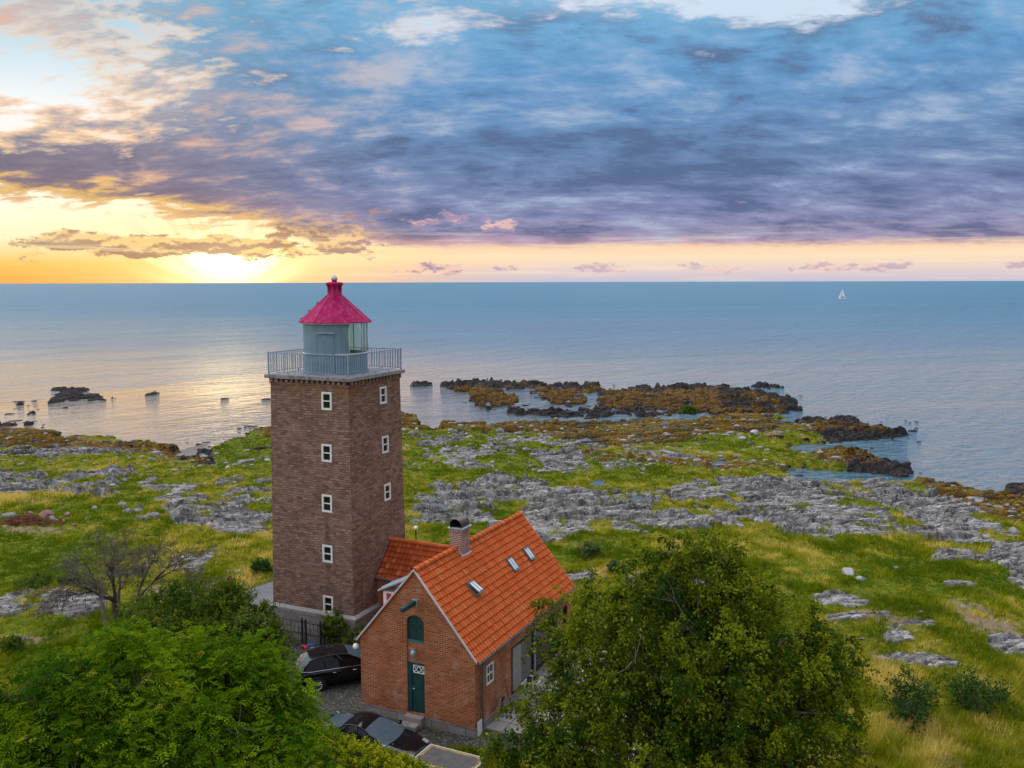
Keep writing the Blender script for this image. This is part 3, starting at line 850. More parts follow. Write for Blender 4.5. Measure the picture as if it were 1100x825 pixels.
def groundmat():
    M, g = newmat('shore_ground')
    a = g.n('ShaderNodeAttribute', attribute_name='zone_a', out=None)
    b = g.n('ShaderNodeAttribute', attribute_name='zone_b', out=None)
    sa_ = g.n('ShaderNodeSeparateColor', {0: a.outputs[0]}, None); sb_ = g.n('ShaderNodeSeparateColor', {0: b.outputs[0]}, None)
    rock, lich, wet = sa_.outputs; green, straw, bare = sb_.outputs
    pr = b.outputs[3]
    geo = g.n('ShaderNodeNewGeometry', out=None)
    pos = geo.outputs['Position']
    z = g.n('ShaderNodeSeparateXYZ', {0: pos}, None).outputs[2]
    n0 = g.noise(pos, .35, 5, .6); n1 = g.noise(pos, 1.4, 7, .65); n2 = g.noise(pos, 6, 5, .7); n3 = g.noise(pos, 22, 3, .7)
    # grass
    gr = g.mix(g.ss(n1, .40, .60), (.070, .105, .006), (.21, .185, .012))
    gr = g.mix(g.mul(g.ss(n0, .52, .64), .5), gr, (.18, .165, .03))
    gr = g.mix(g.mul(green, .85), gr, g.mix(g.ss(n1, .4, .62), (.068, .125, .006), (.135, .175, .010)))
    gr = g.mix(g.mul(g.ss(g.add(g.mul(straw, .45), g.sub(n1, .5)), .16, .46), .85), gr, g.mix(n2, (.22, .18, .06), (.38, .31, .13)))
    gr = g.mix(g.mul(g.ss(n2, .54, .7), .6), gr, (.042, .062, .008))
    br = g.ss(g.add(g.mul(bare, .55), g.mul(g.sub(n1, .5), 1.1)), .22, .42)
    gr = g.mix(g.mul(br, .85), gr, g.mix(n2, (.17, .115, .07), (.36, .28, .20)))
    # rock
    rk = g.mix(g.ss(n1, .36, .66), (.22, .212, .212), (.50, .49, .48))
    rk = g.mix(g.mul(g.ss(n2, .52, .64), .55), rk, (.12, .11, .12))
    rk = g.mix(g.mul(g.ss(n0, .50, .62), .45), rk, (.20, .165, .15))
    rk = g.mix(g.ss(g.noise(pos, .8, 6, .7), .36, .50, .45, 0), rk, (.075, .07, .075))
    rk = g.mix(g.mul(g.ss(n3, .58, .68), .35), rk, (.46, .46, .49))
    # dark joint lines over the rock, a net of its own
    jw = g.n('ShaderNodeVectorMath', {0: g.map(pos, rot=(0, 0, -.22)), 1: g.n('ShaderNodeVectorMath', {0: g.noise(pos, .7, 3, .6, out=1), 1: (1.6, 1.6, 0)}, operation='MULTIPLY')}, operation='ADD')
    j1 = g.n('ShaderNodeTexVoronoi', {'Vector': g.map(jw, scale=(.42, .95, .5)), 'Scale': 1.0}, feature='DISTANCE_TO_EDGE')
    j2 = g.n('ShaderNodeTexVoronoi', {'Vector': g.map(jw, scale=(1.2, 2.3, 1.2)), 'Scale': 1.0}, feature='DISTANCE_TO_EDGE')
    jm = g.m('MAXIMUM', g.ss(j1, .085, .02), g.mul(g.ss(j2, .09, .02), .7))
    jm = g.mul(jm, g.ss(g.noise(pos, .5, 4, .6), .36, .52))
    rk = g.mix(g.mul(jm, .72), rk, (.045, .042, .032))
    tv = g.n('ShaderNodeTexVoronoi', {'Vector': g.map(jw, scale=(.42, .95, .5)), 'Scale': 1.0}, 1, feature='F1')
    tvv = g.n('ShaderNodeSeparateColor', {0: tv})
    rk = g.mix(.55, rk, g.mix(tvv, (.62, .62, .62), (1.35, 1.35, 1.38)), 'MULTIPLY')
    oc = g.mix(g.ss(n2, .4, .64), (.16, .075, .010), (.33, .18, .022))
    oc = g.mix(g.mul(g.ss(n1, .54, .62), .7), oc, (.085, .07, .015))
    rk = g.mix(g.mul(lich, .8), rk, g.mix(n2, (.035, .03, .026), (.12, .10, .09)))
    rk = g.mix(g.mul(lich, g.mul(g.ss(n2, .36, .50), g.ss(g.noise(pos, .55, 5, .65), .36, .50))), rk, oc)
    wc = g.mix(g.ss(n2, .35, .7), (.012, .010, .012), (.060, .052, .055))
    line = g.ss(g.add(z, g.mul(g.sub(n1, .5), .5)), SEA + .55, SEA + .18)          # the black splash zone
    wetm = g.m('MAXIMUM', wet, line)
    rk = g.mix(g.mul(wetm, .93), rk, wc)
    rk = g.mix(g.mul(g.mul(wet, lich), g.ss(n1, .44, .54)), rk, oc)
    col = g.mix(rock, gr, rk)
    # cobbled yard / asphalt
    vo = g.n('ShaderNodeTexVoronoi', {'Vector': pos, 'Scale': 7.5}, None, feature='F1')
    vcol = g.n('ShaderNodeSeparateColor', {0: vo.outputs[1]})
    cob = g.mix(vcol, (.15, .148, .15), (.215, .21, .21))
    cob = g.mix(g.ss(vo.outputs[0], .30, .55), cob, (.085, .085, .075))
    cob = g.mix(g.mul(g.ss(n1, .53, .66), .55), cob, (.055, .075, .02))
    asp = g.mix(n3, (.15, .155, .17), (.24, .245, .26))
    asp = g.mix(g.mul(g.ss(n0, .5, .6), .3), asp, (.28, .26, .24))
    col = g.mix(g.ss(pr, .22, .36), col, cob)
    col = g.mix(g.ss(pr, .62, .9), col, asp)
    hgt = g.add(g.mul(n2, .7), g.mul(n3, .4))
    hgt = g.add(hgt, g.mul(g.mul(g.ss(vo.outputs[0], .6, .2), .3), g.ss(pr, .3, .5)))
    finish(g, Base_Color=col, Specular_IOR_Level=.06, Roughness=.85, Normal=g.n('ShaderNodeBump', {'Strength': .9, 'Distance': .20, 'Height': hgt}))
    return M


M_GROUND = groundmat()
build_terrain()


def gz(x, y):
    return float(ground_fields(np.array([float(x)]), np.array([float(y)]))[0][0])


def on_ground(px, py, it=4):
    """where the photo pixel meets the base ground"""
    z = 0.0
    for _ in range(12):
        p = atz(px, py, z); z = float(zbase(p.y))
    return atz(px, py, z)


# ------------------------------------------------------------------ the sea
def seamat():
    M, g = newmat('sea_water')
    geo = g.n('ShaderNodeNewGeometry', out=None)
    pos = geo.outputs['Position']
    xyz = g.n('ShaderNodeSeparateXYZ', {0: pos}, None)
    px_, py_ = xyz.outputs[0], xyz.outputs[1]
    p2 = g.n('ShaderNodeCombineXYZ', {0: px_, 1: py_, 2: 0.0})
    pr_ = g.map(p2, rot=(0, 0, math.radians(-58)))          # first axis now runs along the crests
    pq_ = g.map(p2, rot=(0, 0, math.radians(-20)))
    wob = g.noise(g.map(p2, scale=(.012, .012, 1)), 1.0, 2, .5, dims='2D')
    sw1 = g.noise(g.map(pr_, scale=(.05, .21, 1)), 1.0, 3, .55, .5, dims='2D')
    sw2 = g.noise(g.map(pr_, (7, 3, 0), scale=(.0075, .034, 1)), 1.0, 3, .6, .4, dims='2D')
    sw3 = g.noise(g.map(pq_, (2, 9, 0), scale=(.0016, .0085, 1)), 1.0, 4, .6, .3, dims='2D')
    chop = g.noise(g.map(pq_, scale=(.32, .62, 1)), 1.0, 4, .6, .3, dims='2D')
    rip = g.noise(g.map(p2, rot=(0, 0, .3), scale=(1.6, 2.6, 1)), 1.0, 3, .6, dims='2D')
    patch = g.noise(g.map(pq_, scale=(.0035, .011, 1)), 1.0, 5, .6, dims='2D')
    # sheltered shallows: calm near the shore, more so on the left
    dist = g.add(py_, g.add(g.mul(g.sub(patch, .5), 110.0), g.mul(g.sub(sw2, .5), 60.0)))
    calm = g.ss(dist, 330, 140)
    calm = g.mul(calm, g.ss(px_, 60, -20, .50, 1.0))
    ch2 = g.noise(g.map(pr_, (4, 1, 0), scale=(.10, .42, 1)), 1.0, 4, .62, .3, dims='2D')
    h = g.add(g.add(g.add(g.mul(sw1, 1.7), g.mul(ch2, 1.5)), g.mul(chop, 1.7)), g.mul(rip, .07))
    h = g.add(h, g.add(g.mul(sw2, 6.0), g.mul(sw3, 15.0)))
    stren = g.mul(g.sub(1.0, g.mul(calm, .88)), g.ss(patch, .3, .7, .75, 1.0))
    nrm = g.n('ShaderNodeBump', {'Strength': stren, 'Distance': .8, 'Height': h})
    deep = g.mix(g.ss(patch, .4, .62), (.008, .122, .228), (.016, .148, .258))
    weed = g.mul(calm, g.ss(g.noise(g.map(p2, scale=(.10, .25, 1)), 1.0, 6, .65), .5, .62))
    shal_sheen = g.mix(g.mul(weed, .7), g.mix(g.ss(px_, 20, -30), (.06, .10, .12), (.17, .15, .14)), (.06, .05, .04))  # paler and warmer at the left, painting in the reflected evening sky
    col = g.mix(calm, deep, shal_sheen)
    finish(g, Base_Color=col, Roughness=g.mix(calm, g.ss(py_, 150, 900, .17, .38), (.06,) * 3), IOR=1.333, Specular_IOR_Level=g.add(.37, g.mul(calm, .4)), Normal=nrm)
    return M


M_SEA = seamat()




def build_sea():
    R = [0, 60, 110, 140, 180, 240, 340, 600, 1200, 3000, 8000, 25000, 90000]
    n = 96
    V = [(0, 0, SEA)]; Fq = []
    for r in R[1:]:
        V += [(r * math.sin(2 * math.pi * k / n), r * math.cos(2 * math.pi * k / n), SEA) for k in range(n)]
    bm_ = bmesh.new()
    vs = [bm_.verts.new(v) for v in V]
    for k in range(n): bm_.faces.new((vs[0], vs[1 + (k + 1) % n], vs[1 + k]))
    for i in range(len(R) - 2):
        a = 1 + i * n
        for k in range(n): bm_.faces.new((vs[a + k], vs[a + (k + 1) % n], vs[a + n + (k + 1) % n], vs[a + n + k]))
    me = bpy.data.meshes.new('sea_water'); bm_.to_mesh(me); bm_.free(); me.materials.append(M_SEA)
    for p in me.polygons:
        if p.normal.z < 0: p.flip()
    link('sea_water', me)['kind'] = 'structure'


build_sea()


def build_pools():
    for poly in POOL:
        cx0 = sum(p[0] for p in poly) / len(poly); cy0 = sum(p[1] for p in poly) / len(poly)
        P = on_ground(cx0, cy0)
        mb = MB()
        pts = []
        for k, (x, y) in enumerate(poly):
            q = on_ground(cx0 + (x - cx0) * 1.35, cy0 + (y - cy0) * 1.6)
            pts.append((q.x, q.y, P.z - .20))
        mb.face(pts)
        mb.obj('rock_pool_water', M_POOL)['kind'] = 'structure'


M_POOL = plain('pool_water', (.03, .035, .035), .03, var=.3)
build_pools()
# ------------------------------------------------------------------ lighthouse
def make_window(parent, O, U, V, N, u, v, w, h, mats, depth=.10, bars=(1, 1), name='window', sill=False, fw=.075):
    """casement window set into its opening: frame + bars, pane"""
    O, U, V, N = Vector(O), Vector(U), Vector(V), Vector(N)
    R = Matrix((U, N, V)).transposed()
    c = lambda a, b, d: O + U * (u + a) + V * (v + b) + N * d
    mb = MB()
    d0 = -depth + .055
    mb.box(c(-w / 2 + fw / 2, 0, d0), (fw, .07, h), R); mb.box(c(w / 2 - fw / 2, 0, d0), (fw, .07, h), R)
    mb.box(c(0, h / 2 - fw / 2, d0), (w - 2 * fw, .066, fw), R); mb.box(c(0, -h / 2 + fw / 2, d0), (w - 2 * fw, .066, fw), R)
    fr = mb.obj(name, mats[0], parent)
    bar = MB()
    for i in range(bars[0]):
        y = -h / 2 + h * (i + 1) / (bars[0] + 1)
        bar.box(c(0, y, d0 - .004), (w - 2 * fw, .05, .05), R)
    for i in range(bars[1]):
        x = -w / 2 + w * (i + 1) / (bars[1] + 1)
        bar.box(c(x, 0, d0 - .007), (.03, .05, h - 2 * fw), R)
    bar.obj('glazing_bar', mats[0], fr)
    gl = MB(); gl.box(c(0, 0, d0 - .03), (w - 2 * fw + .01, .012, h - 2 * fw + .01), R)
    gl.obj('pane', mats[1], fr)
    return fr


def build_lighthouse():
    TY = -.4338
    L = thing('lighthouse', 'square brown stone lighthouse with crimson lantern roof and blue-grey lantern room', 'lighthouse', (-8.98, 46.977, 0), TY)
    hb, ht, zp, zt = 2.478, 2.329, 1.707, 13.118
    # shaft: four slightly leaning faces with real openings
    mb = MB()
    ww, wh = .50, .80
    left = [(1.07, 12.28), (1.02, 9.72), (.99, 7.21), (.97, 4.68), (.96, 2.11)]
    right = [(.68, 12.29), (.75, 9.74), (.82, 7.24)]
    cs = math.hypot(zt - zp, hb - ht)
    wins = []
    for k in range(4):
        a = -math.pi / 2 + k * math.pi / 2
        N0 = Vector((math.cos(a), math.sin(a), 0)); U = Vector((-math.sin(a), math.cos(a), 0))
        V = (Vector((0, 0, zt - zp)) - N0 * (hb - ht)).normalized(); N = U.cross(V)
        O = N0 * hb + Vector((0, 0, zp))
        outer = [(-hb, 0), (hb, 0), (ht, cs), (-ht, cs)]
        pts = {0: left, 1: right}.get(k, [(0.4, 9.8), (0.4, 4.7)])
        holes = []
        for (x, z) in pts:
            v = (z - zp) / (zt - zp) * cs
            holes.append(rect(x - ww / 2, v - wh / 2, x + ww / 2, v + wh / 2))
            wins.append((O, U, V, N, x, v))
        mb.wall(O, U, V, N, outer, holes, .16)
    mb.obj('tower_wall', M_STONE, L)
    for (O, U, V, N, x, v) in wins:
        make_window(L, O, U, V, N, x, v, ww + .10, wh + .08, (M_WHITE, M_GLASSD), depth=.06, bars=(1, 0), fw=.10)
    # plinth of granite with a chamfered top course
    p = MB()
    for (h0, z0, h1, z1) in ((hb + .20, -.3, hb + .16, zp - .16), ):
        q0 = [(-h0, -h0, z0), (h0, -h0, z0), (h0, h0, z0), (-h0, h0, z0)]; q1 = [(-h1, -h1, z1), (h1, -h1, z1), (h1, h1, z1), (-h1, h1, z1)]
        for i in range(4): p.face([q0[i], q0[(i + 1) % 4], q1[(i + 1) % 4], q1[i]])
        p.face(q1)
    pl = p.obj('plinth', M_PLINTH, L)
    k = MB()
    hA, hB = hb + .19, hb + .003
    for i in range(4):
        s = [(-1, -1), (1, -1), (1, 1), (-1, 1)]
        a, b = s[i], s[(i + 1) % 4]
        k.face([(a[0] * hA, a[1] * hA, zp - .16), (b[0] * hA, b[1] * hA, zp - .16), (b[0] * hA, b[1] * hA, zp - .08), (a[0] * hA, a[1] * hA, zp - .08)])
        k.face([(a[0] * hA, a[1] * hA, zp - .08), (b[0] * hA, b[1] * hA, zp - .08), (b[0] * hB, b[1] * hB, zp + .03), (a[0] * hB, a[1] * hB, zp + .03)])
    k.obj('plinth_course', M_KERB, L)
    # gallery: dentil course + slab in lengths
    d = MB()
    for i in range(4):
        a = i * math.pi / 2
        Rz = Matrix.Rotation(a, 3, 'Z')
        for j in range(15):
            d.box(Rz @ Vector((-ht + .15 + j * (2 * ht - .3) / 14, -ht - .07, zt + .08)), (.17, .14, .16), Rz)
        d.box(Rz @ Vector((0, -ht - .025, zt - .06)), (2 * ht + (.1 if i % 2 == 0 else -.006), .05, .10), Rz)
    d.obj('dentil_course', M_STONE, L)
    s = MB()
    hs = ht + .22
    s.span((-hs + .7, -hs + .7, zt + .165), (hs - .7, hs - .7, zt + .33))
    for i in range(4):
        Rz = Matrix.Rotation(i * math.pi / 2, 3, 'Z')
        n = 5
        ln = (2 * hs - .7) / n
        for j in range(n):
            s.box(Rz @ Vector((-hs + .7 + ln * (j + .5), -hs + .35, zt + .25 + .003 * (j % 2))), (ln - .012, .69, .175), Rz, .012)
    s.obj('gallery_slab', M_SLABEDGE, L)
    zs = zt + .34
    # railing
    r = MB()
    hr = ht + .05
    zr0, zr1 = zs + .12, zs + 1.08
    for i in range(4):
        Rz = Matrix.Rotation(i * math.pi / 2, 3, 'Z')
        r.box(Rz @ Vector((0, -hr, zr1)), (2 * hr, .05, .035), Rz)
        r.box(Rz @ Vector((0, -hr, zr0)), (2 * hr, .04, .03), Rz)
        nb = 29
        for j in range(1, nb):
            r.box(Rz @ Vector((-hr + 2 * hr * j / nb, -hr, (zr0 + zr1) / 2)), (.032, .016, zr1 - zr0 - .03), Rz)
    rl = r.obj('railing', M_RAIL, L)
    for sx_, sy_ in ((-1, -1), (1, -1), (1, 1), (-1, 1)):
        q = MB(); q.span((sx_ * hr - .03, sy_ * hr - .03, zs - .01), (sx_ * hr + .03, sy_ * hr + .03, zr1 + .05)); q.obj('corner_post', M_RAIL, rl)
    for i in range(4):
        Rz = Matrix.Rotation(i * math.pi / 2, 3, 'Z')
        for j in (1, 2, 3):
            q = MB(); q.box(Rz @ Vector((-hr + 2 * hr * j / 4, -hr, zs + .06)), (.045, .03, .14), Rz); q.obj('rail_foot', M_RAIL, rl)
    # lantern room: round drum, glazed on the seaward and right side
    rad, zl, ze = 1.60, zs, 15.98
    N = 24
    glz = [k for k in range(N) if 1.2 < ((k + .5) / N * 2 * math.pi + TY + .05) % (2 * math.pi) < 2.2 or 5.45 < ((k + .5) / N * 2 * math.pi + TY) % (2 * math.pi) or ((k + .5) / N * 2 * math.pi + TY) % (2 * math.pi) < 2.6]
    drum = MB()
    P = lambda kk, z, rr=rad: (rr * math.cos(2 * math.pi * kk / N), rr * math.sin(2 * math.pi * kk / N), z)
    zsill = 14.42
    for k in range(N):
        drum.face([P(k, zl), P(k + 1, zl), P(k + 1, zsill), P(k, zsill)])
        if k not in glz: drum.face([P(k, zsill), P(k + 1, zsill), P(k + 1, ze), P(k, ze)])
    drum.lathe([(rad + .012, zl), (rad + .035, zl + .02), (rad + .035, zl + .10), (rad + .01, zl + .12)], 48)
    lan = drum.obj('lantern_room', M_GREYMET, L)
    sm = MB()
    for k in range(0, N, 3):
        top_ = ze if k not in glz else zsill
        sm.tube([P(k, zl + .12, rad + .002), P(k, top_, rad + .002)], .012, 5)
    sm.lathe([(rad + .001, zsill - .42), (rad + .016, zsill - .42), (rad + .016, zsill - .38), (rad + .001, zsill - .38)], 48)
    sm.obj('panel_seam', M_GREYMET, lan)
    gm = MB(); gp = MB()
    for k in glz:
        gp.face([P(k, zsill, rad - .03), P(k + 1, zsill, rad - .03), P(k + 1, ze, rad - .03), P(k, ze, rad - .03)])
        if k % 2 == 0 or (k - 1) % N not in glz:
            gm.tube([P(k, zsill, rad - .01), P(k, ze, rad - .01)], .035, 6)
    gm.lathe([(rad - .06, zsill), (rad + .05, zsill), (rad + .05, zsill + .06), (rad - .06, zsill + .06)], 48)
    gm.obj('mullion', M_OFFWHITE, lan); gp.obj('lantern_pane', M_LGLASS, lan)
    # optic seen through the glass
    o = MB(); o.lathe([(.0, 13.6), (.28, 13.6), (.30, 14.3), (.45, 14.45), (.52, 14.75), (.52, 15.05), (.44, 15.35), (.2, 15.5), (0, 15.52)], 20)
    o.obj('lamp_optic', M_OPTIC, lan)
    o = MB(); o.lathe([(.0, 14.55), (.22, 14.6), (.26, 14.75), (.18, 14.95), (0, 15.0)], 14, (.95, -.62, -.08)); o.obj('lamp_cover', M_BLACK, lan)
    # door and its drip moulding on the left front of the drum
    dd = MB()
    th = -TY - math.pi / 2 - .12
    for (dz0, dz1, dw, dr) in ((zl + .12, zl + 1.98, .42, .014),):
        n_ = 6
        for j in range(n_):
            a0, a1 = th - dw / rad + 2 * dw / rad * j / n_, th - dw / rad + 2 * dw / rad * (j + 1) / n_
            f_ = lambda a, z: ((rad + dr) * math.cos(a), (rad + dr) * math.sin(a), z)
            dd.face([f_(a0, dz0), f_(a1, dz0), f_(a1, dz1), f_(a0, dz1)])
    door = dd.obj('door', M_GREYMET, lan)
    h_ = MB(); a = th; h_.box((math.cos(a) * (rad + .05), math.sin(a) * (rad + .05), zl + 2.06), (.09, .95, .07), Matrix.Rotation(a, 3, 'Z')); h_.obj('drip_moulding', M_RAIL, lan)
    h_ = MB(); a = th + .22; h_.box((math.cos(a) * (rad + .04), math.sin(a) * (rad + .04), zl + 1.0), (.06, .04, .14), Matrix.Rotation(a, 3, 'Z')); h_.obj('handle', M_BLACK, door)
    # roof: twelve flat plates, shallow soffit, vent drum and finial
    R_ = MB()
    re_, rt = 1.83, .41
    R_.lathe([(re_ + .0, 15.97), (re_ + .01, 16.03), (rt, 17.34)], 12, smooth=False)
    rf = R_.obj('lantern_roof', M_CRIMSON, L)
    rb = MB()
    for k in range(12):
        a = 2 * math.pi * k / 12
        rb.tube([(re_ * math.cos(a), re_ * math.sin(a), 16.035), (rt * math.cos(a), rt * math.sin(a), 17.345)], .014, 5)
    rb.obj('roof_seam', M_CRIMSON, rf)
    e = MB(); e.lathe([(rad - .05, 15.975), (re_ - .02, 15.955), (re_ + .005, 15.965), (re_ + .005, 15.985)], 12, smooth=False); e.obj('eaves_trim', M_OFFWHITE, rf)
    v = MB(); v.lathe([(.40, 17.30), (.40, 17.36), (.365, 17.38), (.365, 17.82), (.43, 17.85), (.43, 17.97), (.40, 18.0), (.13, 18.03), (.13, 18.12)], 32); v.obj('roof_vent', M_CRIMSON, rf)
    f = MB(); f.lathe([(.13, 18.12), (.165, 18.14), (.165, 18.24), (.11, 18.30), (.03, 18.37), (0, 18.42)], 20); f.obj('finial', M_OFFWHITE, rf)
    for t_ in (.08, .38, .68):
        a = math.radians(180) - TY
        rr = re_ + (rt - re_) * t_; z = 16.03 + (17.34 - 16.03) * t_
        b = MB(); b.box((math.cos(a) * (rr + .0), math.sin(a) * (rr + .0), z + .05), (.10, .16, .07), Matrix.Rotation(a, 3, 'Z'), .01); b.obj('roof_bracket', M_CRIMSON, rf)
    return L


def glassmat(name, tint, alpha):
    M, g = newmat(name)
    gl = g.n('ShaderNodeBsdfGlossy', {0: (.9, .9, .9), 'Roughness': .03})
    tr = g.n('ShaderNodeBsdfTransparent', {0: tint})
    g.n('ShaderNodeOutputMaterial', {0: g.n('ShaderNodeMixShader', {0: alpha, 1: tr, 2: gl})}, None)
    return M


M_LGLASS = glassmat('lantern_glazing', (.80, .90, .84), .16)
M_CARGLASS = plain('car_glass', (.06, .095, .125), .04, var=.1, spec=1.0)  # base lifted to blue to paint in the sky reflected by the glass
M_OPTIC = plain('lamp_optic', (.50, .56, .46), .1, var=.2, spec=.8)
build_lighthouse()
# ------------------------------------------------------------------ brick house with its wing
HY = -.449
HA = Vector((-1.4915, 34.868, 0))
HE1 = Vector((math.cos(HY), math.sin(HY), 0)); HE2 = Vector((-math.sin(HY), math.cos(HY), 0))
HW, HL, HEAVE, HAPEX, HEO = 5.43, 10.10, 3.137, 6.49, .15


def hloc(x, y, z=0.0):
    return HA + HE1 * x + HE2 * y + Vector((0, 0, z))


def tile_slope(name, mat, parent, O, A, S, la, ls, tw=.215, course=.30, clip=None, lift=.032):
    """pantiled slope: O lower corner, A unit along the eave, S unit up the slope, la/ls lengths; every tile curved, every course lapped"""
    O, A, S = Vector(O), Vector(A), Vector(S)
    Nn = A.cross(S).normalized()
    if Nn.z < 0: Nn = -Nn
    nt = max(1, round(la / tw)); tw = la / nt
    nc = max(1, round(ls / course)); course = ls / nc
    rng = np.random.default_rng(abs(hash(name)) % 1000 + 5) if False else np.random.default_rng(int(la * 100 + ls * 37))
    prof = [(0, .0), (.14, .028), (.30, .036), (.46, .026), (.62, .004), (.80, -.006), (1.0, .0)]
    V, Fc, At = [], [], []
    On, An, Sn, Nnn = (np.array(v) for v in (O, A, S, Nn))
    for c in range(nc):
        for t in range(nt):
            x0, y0 = t * tw, c * course
            if clip and not clip(x0 + tw / 2, y0 + course / 2): continue
            r1, r2 = rng.random(2)
            jit = rng.normal(0, .004)
            base = len(V)
            rows = ((y0 - .03, lift - .0 + jit, .0), (y0 - .028, lift + .018 + jit, .0), (y0 + course * .78, .012 + jit, .0), (y0 + course, .006, 1.0))
            for (yy, hh, lapv) in rows:
                for (u, hp) in prof:
                    V.append(On + An * (x0 + u * tw) + Sn * yy + Nnn * (hh + hp))
                    At.append((r1, r2, lapv, 1))
            k = len(prof)
            for r_ in range(len(rows) - 1):
                for j in range(k - 1):
                    a = base + r_ * k + j
                    Fc.append((a, a + 1, a + k + 1, a + k))
    me = np_mesh(name, V, Fc, mat, False, {'tile': At})
    return link(name, me, parent)


def ridge_tiles(name, mat, parent, p, q, r=.13, n=None):
    p, q = Vector(p), Vector(q)
    d = (q - p); L = d.length; d.normalize()
    side = d.cross(Vector((0, 0, 1))).normalized()
    n = n or max(2, round(L / .40))
    V, F, At = [], [], []
    rng = np.random.default_rng(int(L * 91))
    for i in range(n):
        r1, r2 = rng.random(2)
        b = len(V)
        for (t, rr) in ((i / n - .02 / L, r * 1.12), ((i + 1) / n, r * .95)):
            for k in range(9):
                a = math.pi * (k / 8 * 1.16 - .08)
                V.append(p + d * (t * L) + side * (math.cos(a) * rr) + Vector((0, 0, math.sin(a) * rr * .95)))
                At.append((r1, r2, 0, 1))
        for k in range(8): F.append((b + k, b + k + 1, b + 9 + k + 1, b + 9 + k))
    return link(name, np_mesh(name, [tuple(v) for v in V], F, mat, True, {'tile': At}), parent)


